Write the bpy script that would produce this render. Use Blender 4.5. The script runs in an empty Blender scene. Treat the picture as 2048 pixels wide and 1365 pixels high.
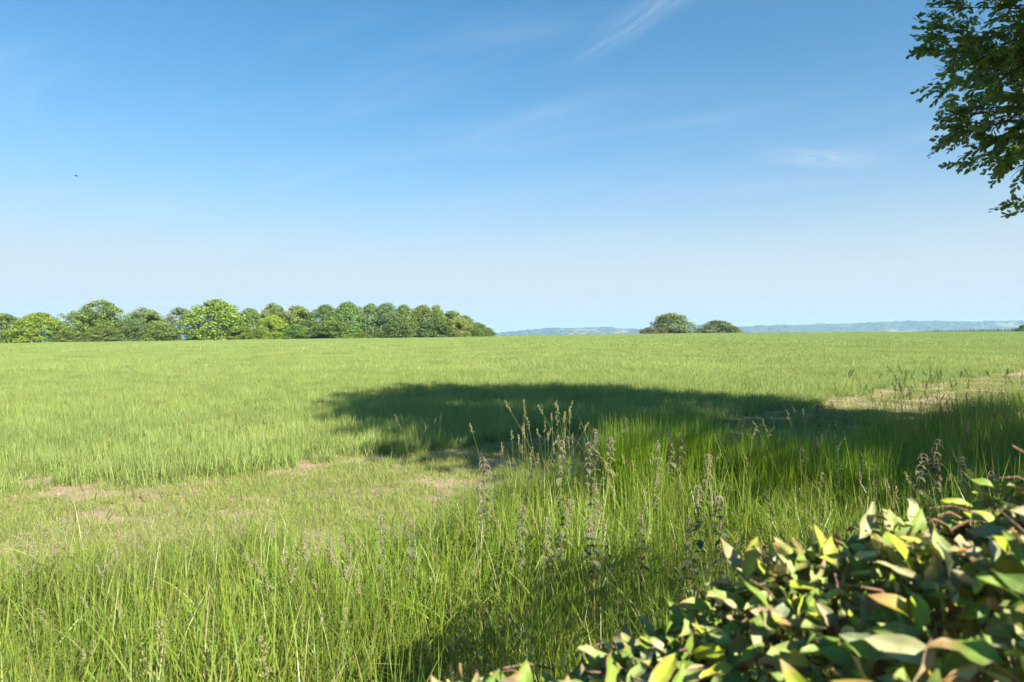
import bpy, math, random
import numpy as np
from math import radians, sin, cos, pi
from mathutils import Vector, Matrix, Euler

# ------------------------------------------------------------------ camera, sky, sun, exposure
SC = bpy.context.scene
C = SC.collection
CAM_H = 1.75
F = 1365.3            # focal length in photograph pixels (24 mm on 36 mm)
HY = 672.0            # row of the true horizon
cam_d = bpy.data.cameras.new('camera')
cam = bpy.data.objects.new('camera', cam_d); C.objects.link(cam)
cam_d.lens = 24; cam_d.sensor_width = 36
cam_d.clip_start = 0.05; cam_d.clip_end = 40000
cam.location = (0, 0, CAM_H)
cam.rotation_euler = (radians(90 - 0.44), 0, 0)
cam_d.dof.use_dof = True; cam_d.dof.focus_distance = 9.0; cam_d.dof.aperture_fstop = 5.6
SC.camera = cam

SUN_EL = radians(32.0)
SUN_AZ_VEC = (0.62, -0.78)               # horizontal direction towards the sun
world = bpy.data.worlds.new('World'); SC.world = world; world.use_nodes = True
SKY_STRENGTH = 0.050
def build_world():
    nt = world.node_tree; N = nt.nodes; L = nt.links; N.clear()
    out = N.new('ShaderNodeOutputWorld'); bg = N.new('ShaderNodeBackground')
    sky = N.new('ShaderNodeTexSky'); sky.sky_type = 'NISHITA'; sky.sun_disc = False
    sky.sun_elevation = SUN_EL
    sky.sun_rotation = math.atan2(SUN_AZ_VEC[0], SUN_AZ_VEC[1])
    sky.altitude = 100; sky.air_density = 1.0; sky.dust_density = 1.0; sky.ozone_density = 6.0
    bg.inputs['Strength'].default_value = SKY_STRENGTH
    tc = N.new('ShaderNodeTexCoord'); sp = N.new('ShaderNodeSeparateXYZ'); L.new(tc.outputs['Generated'], sp.inputs[0])
    def m(op, a, b=None, c=None):
        n = N.new('ShaderNodeMath'); n.operation = op
        for i, v in enumerate((a, b, c)):
            if v is None: continue
            if isinstance(v, (int, float)): n.inputs[i].default_value = v
            else: L.new(v, n.inputs[i])
        return n.outputs[0]
    z = m('MAXIMUM', sp.outputs[2], 0.02)
    u = m('DIVIDE', sp.outputs[0], z); v = m('DIVIDE', sp.outputs[1], z)
    def field(cx, cy, ang, sx, sy, det, seed):          # wind-drawn noise on the cloud level
        du = m('SUBTRACT', u, cx); dv = m('SUBTRACT', v, cy)
        ca, sa = cos(ang), sin(ang)
        a = m('ADD', m('MULTIPLY', du, ca), m('MULTIPLY', dv, sa))
        b = m('ADD', m('MULTIPLY', du, -sa), m('MULTIPLY', dv, ca))
        cb = N.new('ShaderNodeCombineXYZ'); L.new(m('MULTIPLY', a, sx), cb.inputs[0]); L.new(m('MULTIPLY', b, sy), cb.inputs[1]); cb.inputs[2].default_value = seed
        nz = N.new('ShaderNodeTexNoise'); nz.inputs['Scale'].default_value = 1; nz.inputs['Detail'].default_value = det
        nz.inputs['Roughness'].default_value = 0.6; nz.inputs['Distortion'].default_value = 0.6
        L.new(cb.outputs[0], nz.inputs['Vector'])
        return a, b, nz.outputs['Fac']
    def mr(x, lo, hi):
        n = N.new('ShaderNodeMapRange'); n.interpolation_type = 'SMOOTHSTEP'
        L.new(x, n.inputs[0]); n.inputs[1].default_value = lo; n.inputs[2].default_value = hi
        return n.outputs[0]
    def blob(a, b, la, lb):
        q = m('ADD', m('POWER', m('DIVIDE', m('ABSOLUTE', a), la), 2.0), m('POWER', m('DIVIDE', m('ABSOLUTE', b), lb), 2.0))
        return m('POWER', 2.718, m('MULTIPLY', q, -1.0))
    # one cirrus streak, one small patch, thin veil everywhere
    ang = math.atan2(-0.40, 0.19)
    a1, b1, n1 = field(0.40, 2.16, ang, 2.6, 22.0, 5, 1.3)
    c1 = m('MULTIPLY', m('MULTIPLY', blob(a1, b1, 0.30, 0.060), mr(n1, 0.15, 0.85)), 0.34)
    a2, b2, n2 = field(1.80, 3.86, 0.35, 3.0, 9.0, 5, 4.1)
    c2 = m('MULTIPLY', m('MULTIPLY', blob(a2, b2, 0.36, 0.16), mr(n2, 0.25, 0.75)), 0.50)
    a3, b3, n3 = field(0, 0, -0.5, 0.5, 1.7, 6, 7.7)
    a4, b4, n4 = field(0, 0, -0.9, 0.25, 0.5, 3, 2.2)
    c3 = m('MULTIPLY', m('MULTIPLY', mr(n3, 0.40, 0.85), mr(n4, 0.38, 0.66)), 0.28)
    fac = m('MINIMUM', m('ADD', m('ADD', c1, c2), c3), 0.8)
    mix = N.new('ShaderNodeMix'); mix.data_type = 'RGBA'
    # clear-air colour (a little less red, as the camera rendered it) under a thin even veil that thickens towards the horizon
    sc = N.new('ShaderNodeSeparateColor'); L.new(sky.outputs[0], sc.inputs[0])
    rb = m('DIVIDE', sc.outputs[0], m('MAXIMUM', sc.outputs[2], 0.001))
    cc = N.new('ShaderNodeCombineColor'); L.new(m('MULTIPLY', sc.outputs[0], m('POWER', m('MINIMUM', rb, 1.0), 1.6)), cc.inputs[0]); L.new(m('MULTIPLY', sc.outputs[1], 0.83), cc.inputs[1]); L.new(m('MULTIPLY', sc.outputs[2], 0.97), cc.inputs[2])
    veil = m('SUBTRACT', 1.0, m('POWER', 2.718, m('DIVIDE', -0.023, m('POWER', z, 2.1))))
    mv = N.new('ShaderNodeMix'); mv.data_type = 'RGBA'
    L.new(veil, mv.inputs[0]); L.new(cc.outputs[0], mv.inputs[6]); mv.inputs[7].default_value = (3.65, 4.25, 4.60, 1)
    L.new(fac, mix.inputs[0]); L.new(mv.outputs[2], mix.inputs[6]); mix.inputs[7].default_value = (4.3, 4.8, 5.2, 1)
    L.new(mix.outputs[2], bg.inputs['Color']); L.new(bg.outputs[0], out.inputs[0])
build_world()
sun_d = bpy.data.lights.new('sun', 'SUN'); sun = bpy.data.objects.new('sun', sun_d); C.objects.link(sun)
sun_d.energy = 4.0; sun_d.angle = radians(0.5); sun_d.color = (1.0, 0.93, 0.80)
sv = Vector((SUN_AZ_VEC[0] * cos(SUN_EL), SUN_AZ_VEC[1] * cos(SUN_EL), sin(SUN_EL)))
sun.rotation_euler = sv.to_track_quat('Z', 'Y').to_euler()
sun.location = sv * 60
SC.view_settings.view_transform = 'Standard'; SC.view_settings.look = 'None'
SC.view_settings.gamma = 1; SC.view_settings.use_curve_mapping = False
SC.view_settings.exposure = 1.88
SC.render.engine = 'CYCLES'
cy = SC.cycles
cy.use_denoising = True
try:
    cy.denoiser = 'OPENIMAGEDENOISE'; cy.denoising_input_passes = 'RGB_ALBEDO_NORMAL'; cy.denoising_prefilter = 'ACCURATE'
except Exception: pass
cy.max_bounces = 8; cy.diffuse_bounces = 4; cy.glossy_bounces = 2; cy.transmission_bounces = 5
cy.transparent_max_bounces = 8; cy.volume_bounces = 0
cy.caustics_reflective = False; cy.caustics_refractive = False

# ------------------------------------------------------------------ helpers
RNG = np.random.default_rng(11)
random.seed(5)
def at(px, py, d):
    return Vector(((px - 1024) / F * d, d, CAM_H + (HY - py) / F * d))

def tag(o, label=None, cat=None, group=None, kind=None):
    if label: o['label'] = label
    if cat: o['category'] = cat
    if group: o['group'] = group
    if kind: o['kind'] = kind
    return o
def empty(name, loc, rz=0, scale=1):
    o = bpy.data.objects.new(name, None); C.objects.link(o)
    o.location = loc; o.rotation_euler = (0, 0, rz); o.scale = (scale,) * 3
    o.empty_display_size = 0.2
    return o
def link(name, me, parent=None, mat=None, loc=None):
    if mat and not me.materials: me.materials.append(mat)
    o = bpy.data.objects.new(name, me); C.objects.link(o)
    if parent: o.parent = parent
    if loc is not None: o.location = loc
    return o
def mesh_np(name, V, faces, attrs=None, cols=None, smooth=True):
    """faces: list of (m,k) index arrays"""
    me = bpy.data.meshes.new(name)
    V = np.asarray(V, np.float32)
    faces = [np.asarray(f, np.int32) for f in faces if len(f)]
    nl = sum(f.size for f in faces); nf = sum(len(f) for f in faces)
    me.vertices.add(len(V)); me.vertices.foreach_set('co', V.ravel())
    me.loops.add(nl); me.polygons.add(nf)
    me.loops.foreach_set('vertex_index', np.concatenate([f.ravel() for f in faces]))
    tot = np.concatenate([np.full(len(f), f.shape[1], np.int32) for f in faces])
    start = np.concatenate([[0], np.cumsum(tot)[:-1]]).astype(np.int32)
    me.polygons.foreach_set('loop_start', start)
    me.polygons.foreach_set('use_smooth', np.full(nf, smooth))
    for k, a in (attrs or {}).items():
        at_ = me.attributes.new(k, 'FLOAT', 'POINT'); at_.data.foreach_set('value', np.asarray(a, np.float32))
    for k, a in (cols or {}).items():
        at_ = me.attributes.new(k, 'FLOAT_COLOR', 'POINT')
        a = np.asarray(a, np.float32)
        if a.shape[1] == 3: a = np.hstack([a, np.ones((len(a), 1), np.float32)])
        at_.data.foreach_set('color', a.ravel())
    me.update(calc_edges=True); me.validate()
    return me
class MB:
    """collects arrays into one mesh"""
    def __init__(s): s.V = []; s.Q = []; s.T = []; s.A = []; s.n = 0
    def add(s, V, quads=None, tris=None, a=0.5):
        V = np.asarray(V, float)
        s.V.append(V)
        if quads is not None and len(quads): s.Q.append(np.asarray(quads) + s.n)
        if tris is not None and len(tris): s.T.append(np.asarray(tris) + s.n)
        s.A.append(np.broadcast_to(np.asarray(a, float), (len(V),))); s.n += len(V)
    def tube(s, pts, radii, sides=6, a=0.5):
        pts = np.asarray(pts, float); k = len(pts); r = np.broadcast_to(np.asarray(radii, float), (k,))
        t = np.gradient(pts, axis=0); t /= np.linalg.norm(t, axis=1)[:, None] + 1e-9
        ref = np.array([0.31, 0.17, 0.93]) if abs(t[0][2]) < 0.9 else np.array([1.0, 0.1, 0])
        n1 = np.cross(t, ref); n1 /= np.linalg.norm(n1, axis=1)[:, None] + 1e-9
        n2 = np.cross(t, n1)
        ang = np.arange(sides) * 2 * pi / sides
        V = pts[:, None] + r[:, None, None] * (np.cos(ang)[None, :, None] * n1[:, None] + np.sin(ang)[None, :, None] * n2[:, None])
        V = V.reshape(-1, 3)
        i = np.arange(k - 1)[:, None] * sides; j = np.arange(sides)[None]; j2 = (j + 1) % sides
        q = np.stack([i + j, i + j2, i + sides + j2, i + sides + j], -1).reshape(-1, 4)
        s.add(V, q, None, a)
    def mesh(s, name, smooth=True):
        f = []
        if s.Q: f.append(np.concatenate(s.Q))
        if s.T: f.append(np.concatenate(s.T))
        return mesh_np(name, np.concatenate(s.V), f, {'tint': np.concatenate(s.A)}, smooth=smooth)

# ------------------------------------------------------------------ materials
class NB:
    def __init__(s, name):
        s.m = bpy.data.materials.new(name); s.m.use_nodes = True
        s.N = s.m.node_tree.nodes; s.L = s.m.node_tree.links; s.N.clear()
        s.out = s.N.new('ShaderNodeOutputMaterial')
    def n(s, t, **kw):
        o = s.N.new(t)
        for k, v in kw.items(): setattr(o, k, v)
        return o
    def put(s, sock, v):
        if isinstance(v, bpy.types.NodeSocket): s.L.new(v, sock)
        elif isinstance(v, tuple): sock.default_value = v if len(v) == 4 else (*v, 1)
        else: sock.default_value = v
    def math(s, op, a, b=0.0):
        o = s.n('ShaderNodeMath', operation=op); s.put(o.inputs[0], a); s.put(o.inputs[1], b); return o.outputs[0]
    def mix(s, f, a, b, bt='MIX'):
        o = s.n('ShaderNodeMix', data_type='RGBA', blend_type=bt); s.put(o.inputs[0], f); s.put(o.inputs[6], a); s.put(o.inputs[7], b); return o.outputs[2]
    def noise(s, scale, det=3, vec=None, rough=0.5):
        o = s.n('ShaderNodeTexNoise'); o.inputs['Scale'].default_value = scale; o.inputs['Detail'].default_value = det; o.inputs['Roughness'].default_value = rough
        if vec is not None: s.L.new(vec, o.inputs['Vector'])
        return o.outputs['Fac']
    def mr(s, x, lo, hi, a=0.0, b=1.0):
        o = s.n('ShaderNodeMapRange'); s.put(o.inputs[0], x); o.inputs[1].default_value = lo; o.inputs[2].default_value = hi
        o.inputs[3].default_value = a; o.inputs[4].default_value = b; return o.outputs[0]
    def attr(s, name): return s.n('ShaderNodeAttribute', attribute_name=name)
    def pos(s): return s.n('ShaderNodeNewGeometry').outputs['Position']
    def rnd(s): return s.n('ShaderNodeObjectInfo').outputs['Random']
    def leaf(s, col, trans=0.35, rough=0.5, spec=0.35, tcol=None):
        p = s.n('ShaderNodeBsdfPrincipled'); s.put(p.inputs['Base Color'], col); p.inputs['Roughness'].default_value = rough
        p.inputs['Specular IOR Level'].default_value = spec
        t = s.n('ShaderNodeBsdfTranslucent'); s.put(t.inputs['Color'], tcol if tcol is not None else col)
        ms = s.n('ShaderNodeMixShader'); ms.inputs[0].default_value = trans
        s.L.new(p.outputs[0], ms.inputs[1]); s.L.new(t.outputs[0], ms.inputs[2]); s.L.new(ms.outputs[0], s.out.inputs[0])
        return s.m
    def solid(s, col, rough=0.8, spec=0.2, bump=None, dist=0.02, strength=0.6):
        p = s.n('ShaderNodeBsdfPrincipled'); s.put(p.inputs['Base Color'], col); p.inputs['Roughness'].default_value = rough
        p.inputs['Specular IOR Level'].default_value = spec
        if bump is not None:
            b = s.n('ShaderNodeBump'); b.inputs['Distance'].default_value = dist; b.inputs['Strength'].default_value = strength
            s.L.new(bump, b.inputs['Height']); s.L.new(b.outputs[0], p.inputs['Normal'])
        s.L.new(p.outputs[0], s.out.inputs[0]); return s.m

def grass_mat(name, c1, c2, c3, trans=0.35, nscale=0.25, tscale=1.6, dry=(0.30, 0.25, 0.11), drylo=0.93, rough=0.45, spec=0.3):
    """c1..c2 by patches of ground, c3 by blade, a few dry blades"""
    b = NB(name); P = b.pos()
    patch = b.mr(b.noise(nscale, 4, P, 0.6), 0.32, 0.68)
    col = b.mix(patch, c1, c2)
    col = b.mix(b.math('MULTIPLY', b.mr(b.noise(tscale, 2, P), 0.35, 0.7), 0.55), col, c3)
    if name == 'crop_leaf':                                       # thin yellowed patches and darker lush ones
        col = b.mix(b.math('MULTIPLY', b.mr(b.noise(0.13, 5, P, 0.65), 0.54, 0.72), 0.55), col, (0.36, 0.34, 0.12))
        col = b.mix(b.math('MULTIPLY', b.mr(b.noise(0.045, 4, P, 0.6), 0.55, 0.70), 0.45), col, (0.16, 0.27, 0.085))
    if name == 'verge_grass':                                     # the left end of the verge is older, drier grass
        sx_ = b.n('ShaderNodeSeparateXYZ'); b.L.new(P, sx_.inputs[0])
        col = b.mix(b.math('MULTIPLY', b.mr(b.math('ADD', sx_.outputs[0], b.noise(1.2, 3, P)), -0.6, -3.2), 0.55), col, (0.29, 0.31, 0.095))
    t = b.attr('tint').outputs['Fac']
    col = b.mix(b.mr(t, 0.0, 1.0, 0.0, 0.75), col, b.mix(0.55, c1, c3))
    hsv = b.n('ShaderNodeHueSaturation'); b.put(hsv.inputs['Color'], col); b.put(hsv.inputs['Value'], b.mr(b.rnd(), 0, 1, 0.82, 1.18))
    b.put(hsv.inputs['Hue'], b.mr(t, 0, 1, 0.488, 0.51))
    col = b.mix(b.mr(t, drylo, min(1.0, drylo + 0.02)), hsv.outputs[0], dry)
    return b.leaf(col, trans, rough, spec)

M = {}
M['crop'] = grass_mat('crop_leaf', (0.255, 0.350, 0.085), (0.190, 0.300, 0.085), (0.310, 0.360, 0.110), trans=0.45, nscale=0.09, tscale=0.55, drylo=0.96)
M['short'] = grass_mat('short_turf', (0.235, 0.305, 0.062), (0.270, 0.300, 0.090), (0.175, 0.270, 0.048), trans=0.3, nscale=0.7, tscale=2.2, dry=(0.36, 0.28, 0.15), drylo=0.88)
M['tall'] = grass_mat('verge_grass', (0.210, 0.300, 0.026), (0.270, 0.320, 0.048), (0.115, 0.220, 0.030), trans=0.36, nscale=0.9, tscale=2.5, drylo=0.94, rough=0.38, spec=0.4)
M['tussock'] = grass_mat('tussock_grass', (0.175, 0.310, 0.015), (0.230, 0.330, 0.020), (0.125, 0.255, 0.015), trans=0.45, nscale=2.0, tscale=4, drylo=0.97, rough=0.38, spec=0.4)
def seed_mat(name, ca, cb):
    b = NB(name); t = b.attr('tint').outputs['Fac']
    return b.leaf(b.mix(t, ca, cb), 0.25, 0.7, 0.15)
M['stalk'] = seed_mat('grass_stalk', (0.13, 0.19, 0.045), (0.22, 0.22, 0.07))
M['head_pale'] = seed_mat('pale_seed_head', (0.22, 0.24, 0.09), (0.34, 0.31, 0.15))
M['head_purple'] = seed_mat('purple_seed_head', (0.27, 0.24, 0.14), (0.37, 0.35, 0.20))
M['head_dark'] = seed_mat('dark_seed_head', (0.10, 0.10, 0.035), (0.17, 0.14, 0.05))

def ground_mat():
    b = NB('field_ground'); P = b.pos()
    soil = b.mix(b.mr(b.noise(1.3, 5, P, 0.65), 0.3, 0.7), (0.33, 0.235, 0.160), (0.44, 0.335, 0.235))
    soil = b.mix(b.mr(b.noise(22, 4, P, 0.7), 0.52, 0.75), soil, (0.20, 0.135, 0.09))
    ln = b.n('ShaderNodeVectorMath', operation='LENGTH'); b.L.new(P, ln.inputs[0])
    green = b.mix(b.mr(b.noise(0.01, 4, P), 0.35, 0.65), (0.10, 0.15, 0.045), (0.13, 0.16, 0.06))
    # bare soil near by, field green mixed in with distance
    far = b.mr(ln.outputs['Value'], 40, 90)
    col = b.mix(far, soil, green)
    hgt = b.math('ADD', b.noise(9, 6, P, 0.7), b.math('MULTIPLY', b.noise(45, 3, P), 0.4))
    return b.solid(col, 0.95, 0.1, hgt, 0.05, 0.9)
M['ground'] = ground_mat()
def soil_mat():
    b = NB('dry_soil'); P = b.pos()
    return b.solid(b.mix(b.rnd(), (0.28, 0.20, 0.14), (0.44, 0.34, 0.25)), 0.95, 0.1, b.noise(60, 4, P), 0.01, 0.6)
M['soil'] = soil_mat()
def hill_mat():
    b = NB('far_hill_land'); P = b.pos()
    vo = b.n('ShaderNodeTexVoronoi', feature='F1'); vo.inputs['Scale'].default_value = 0.0035; vo.inputs['Randomness'].default_value = 0.9
    mp = b.n('ShaderNodeMapping'); mp.inputs['Scale'].default_value = (1.0, 0.35, 0.0); b.L.new(P, mp.inputs[0]); b.L.new(mp.outputs[0], vo.inputs['Vector'])
    sp = b.n('ShaderNodeSeparateColor'); b.L.new(vo.outputs['Color'], sp.inputs[0])
    col = b.mix(b.mr(sp.outputs[0], 0.45, 0.55), (0.03, 0.05, 0.025), (0.06, 0.085, 0.035))
    col = b.mix(b.mr(sp.outputs[1], 0.80, 0.83), col, (0.20, 0.19, 0.10))
    col = b.mix(b.mr(b.noise(0.004, 4, P), 0.52, 0.58), col, (0.035, 0.055, 0.025))
    return b.solid(col, 0.95, 0.1)
M['hill'] = hill_mat()
def crown_mat(name, trans=0.25, spec=0.25, rough=0.5):
    b = NB(name)
    oi = b.n('ShaderNodeObjectInfo'); t = b.attr('tint').outputs['Fac']
    hsv = b.n('ShaderNodeHueSaturation'); b.L.new(oi.outputs['Color'], hsv.inputs['Color'])
    b.put(hsv.inputs['Value'], b.mr(t, 0, 1, 0.72, 1.28)); b.put(hsv.inputs['Hue'], b.mr(t, 0, 1, 0.508, 0.488))
    return b.leaf(hsv.outputs[0], trans, rough, spec)
M['crown'] = crown_mat('tree_foliage')
def bark_mat(name, a, c, scale=6):
    b = NB(name); P = b.n('ShaderNodeTexCoord').outputs['Object']
    mp = b.n('ShaderNodeMapping'); mp.inputs['Scale'].default_value = (1, 1, 0.25); b.L.new(P, mp.inputs[0])
    nz = b.noise(scale, 5, mp.outputs[0], 0.65)
    return b.solid(b.mix(b.mr(nz, 0.3, 0.7), a, c), 0.9, 0.15, nz, 0.03, 0.8)
M['bark'] = bark_mat('bark', (0.075, 0.06, 0.045), (0.16, 0.135, 0.105))
M['twig'] = bark_mat('brown_twig', (0.13, 0.075, 0.05), (0.27, 0.17, 0.115), 40)
M['pinktwig'] = bark_mat('young_pinkish_twig', (0.30, 0.15, 0.12), (0.36, 0.24, 0.16), 40)
def oakleaf_mat():
    b = NB('oak_leaf'); t = b.attr('tint').outputs['Fac']
    col = b.mix(t, (0.085, 0.180, 0.036), (0.155, 0.250, 0.048))
    hsv = b.n('ShaderNodeHueSaturation'); b.L.new(col, hsv.inputs['Color']); b.put(hsv.inputs['Value'], b.mr(b.rnd(), 0, 1, 0.75, 1.25))
    return b.leaf(hsv.outputs[0], 0.36, 0.4, 0.4)
M['oakleaf'] = oakleaf_mat()
def hedgeleaf_mat():
    b = NB('evergreen_hedge_leaf'); c = b.attr('leafcol').outputs['Color']
    P = b.pos(); al = b.attr('along').outputs['Fac']; ac = b.math('ABSOLUTE', b.attr('across').outputs['Fac'])
    rib = b.mr(ac, 0.0, 0.16, 1.0, 0.0)                            # pale midrib and side veins
    side = b.mr(b.math('SINE', b.math('ADD', b.math('MULTIPLY', al, 62.0), b.math('MULTIPLY', ac, -9.0))), 0.55, 1.0)
    vein = b.math('MAXIMUM', b.math('MULTIPLY', rib, 0.75), b.math('MULTIPLY', side, 0.28))
    pale = b.mix(0.45, c, (0.42, 0.44, 0.20))
    col = b.mix(vein, c, pale)
    col = b.mix(b.math('MULTIPLY', b.mr(b.noise(70, 4, P, 0.65), 0.48, 0.75), 0.45), col, (0.30, 0.27, 0.13))
    col = b.mix(b.mr(b.noise(260, 2, P), 0.70, 0.74), col, (0.16, 0.09, 0.04))       # scorch spots
    hsv = b.n('ShaderNodeHueSaturation'); b.put(hsv.inputs['Color'], col); b.put(hsv.inputs['Value'], b.mr(b.noise(30, 3, P), 0.3, 0.7, 0.85, 1.15))
    return b.leaf(hsv.outputs[0], 0.30, 0.46, 0.28)
M['hedgeleaf'] = hedgeleaf_mat()
def nettle_mat():
    b = NB('nettle_leaf'); t = b.attr('tint').outputs['Fac']
    col = b.mix(t, (0.085, 0.115, 0.05), (0.165, 0.175, 0.10))
    return b.leaf(col, 0.25, 0.7, 0.15)
M['nettle'] = nettle_mat()
M['tassel'] = seed_mat('nettle_tassel', (0.26, 0.215, 0.15), (0.42, 0.34, 0.26))
M['nstem'] = bark_mat('nettle_stem', (0.12, 0.055, 0.045), (0.20, 0.12, 0.08), 8)

# ------------------------------------------------------------------ terrain
U_T = np.array([-1.6, -0.75, -0.384, -0.025, 0.12, 0.2, 0.35, 0.5, 0.75, 1.6])
Y_T = np.array([692., 688., 680.5, 674., 670.8, 669.2, 666.8, 665.6, 664.6, 664.])
D_T = np.array([200., 205., 212., 250., 290., 300., 310., 310., 300., 300.])
def terrain(x, y):
    x = np.asarray(x, float); y = np.asarray(y, float)
    d = np.maximum(y, 0.0)
    rr = np.hypot(x, y)
    u = np.where(y > 1e-3, x / np.maximum(y, 1e-3), np.sign(x) * 1.6)
    u = np.clip(u, -1.6, 1.6)
    yp = np.interp(u, U_T, Y_T); dc = np.interp(u, U_T, D_T)
    zc = CAM_H + (HY - yp) / F * dc
    t = np.clip(d / dc, 0, 1)
    z = zc * t ** 1.25
    over = np.maximum(d - dc - 14, 0)
    z = z - np.minimum(over, 500) ** 2 / 500 * 0.085 - np.clip(over - 500, 0, 1800) * 0.03
    return np.maximum(z, -95)
def tz(x, y): return float(terrain(x, y))

def polar_ground():
    r = np.concatenate([[0.0], np.geomspace(0.6, 40, 60), np.geomspace(42, 420, 90), np.geomspace(440, 8600, 40)])
    nA = 240
    front = np.linspace(radians(-52), radians(52), 150)
    back = np.linspace(radians(52), radians(308), 91)[1:-1]
    a = np.concatenate([front, back]); nA = len(a)
    R, A = np.meshgrid(r, a, indexing='ij')
    X = R * np.sin(A); Y = R * np.cos(A)
    Z = terrain(X, Y)
    V = np.stack([X, Y, Z], -1).reshape(-1, 3)
    i = np.arange(len(r) - 1)[:, None] * nA; j = np.arange(nA)[None]; j2 = (j + 1) % nA
    q = np.stack([i + j, i + nA + j, i + nA + j2, i + j2], -1).reshape(-1, 4)
    me = mesh_np('ground', V, [q[nA:]], None)
    # centre fan replaced by the tiny first ring
    o = link('ground', me, None, M['ground']); tag(o, kind='structure')
    bm_extra = None
    return o
polar_ground()

# far hills: two ridges across the valley
def far_hills():
    hx = np.array([-900, 300, 700, 960, 1000, 1040, 1060, 1100, 1150, 1190, 1230, 1262, 1300, 1390, 1480, 1540, 1600, 1700, 1800, 1830, 1880, 1950, 1985, 2048, 2300, 3000])
    hy = np.array([666, 663, 665, 668, 666.5, 662.5, 660, 657.5, 656.5, 655.6, 656.6, 659, 660, 657.5, 653.5, 651.2, 650, 647, 643.6, 642.2, 642.8, 644.2, 643.2, 642.3, 645, 650.])
    px = np.linspace(-900, 3000, 420)
    ridge = np.interp(px, hx, hy) + 0.35 * np.interp(px, px, np.convolve(RNG.normal(size=420), np.ones(6) / 6, 'same'))
    dist = np.array([4300, 4700, 5100, 5500, 5900, 6300, 6700, 7300, 8000.])
    rise = np.array([0.0, 0.10, 0.30, 0.47, 0.68, 0.86, 1.0, 0.96, 0.6])
    V = []
    n2 = RNG.normal(size=(len(dist), 420)); n2 = np.array([np.convolve(r_, np.ones(14) / 14, 'same') for r_ in n2])
    for k, (D, s) in enumerate(zip(dist, rise)):
        zr = CAM_H + (HY - ridge) / F * 6700
        z = -96 + (zr + 96) * (s + (0.10 * n2[k] if 0 < k < 6 else 0))
        u = (px - 1024) / F
        V.append(np.stack([u * D, np.full(420, D), z], -1))
    V = np.array(V); nk = V.shape[0]
    i = np.arange(nk - 1)[:, None] * 420; j = np.arange(419)[None]
    q = np.stack([i + j, i + j + 1, i + 421 + j, i + 420 + j], -1).reshape(-1, 4)
    o = link('hills', mesh_np('hills', V.reshape(-1, 3), [q]), None, M['hill']); tag(o, kind='structure')
    # woods and hedgerows that roughen the hills
    mb = MB(); ang = np.arange(6) * pi / 3
    for _ in range(1500):
        k = RNG.uniform(1.0, 6.3); c = RNG.uniform(150, 415)
        k0 = int(k); c0 = int(c); fk, fc = k - k0, c - c0
        p = (V[k0, c0] * (1 - fk) + V[min(k0 + 1, nk - 1), c0] * fk) * (1 - fc) + (V[k0, c0 + 1] * (1 - fk) + V[min(k0 + 1, nk - 1), c0 + 1] * fk) * fc
        w = RNG.uniform(15, 75); h = RNG.uniform(5, 11); dp = RNG.uniform(8, 20)
        ring = lambda s, z: np.stack([p[0] + np.cos(ang) * w * s * RNG.uniform(.8, 1.2, 6), p[1] + np.sin(ang) * dp * s, np.full(6, p[2] + z)], -1)
        W = np.concatenate([ring(1, -4), ring(0.9, h * .7), ring(0.5, h), [[p[0], p[1], p[2] + h * 1.05]]])
        qq = [[a_ + r * 6, (a_ + 1) % 6 + r * 6, (a_ + 1) % 6 + 6 + r * 6, a_ + 6 + r * 6] for r in range(2) for a_ in range(6)]
        tt = [[12 + a_, 12 + (a_ + 1) % 6, 18] for a_ in range(6)]
        mb.add(W, qq, tt, RNG.uniform())
    o = link('hill_woods', mb.mesh('hill_woods'), None, M['crown']); o.color = (0.045, 0.07, 0.03, 1)
    tag(o, 'tiny dark woods and hedgerows dotted over the hazy blue hills', 'woods', kind='stuff')
far_hills()

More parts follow.
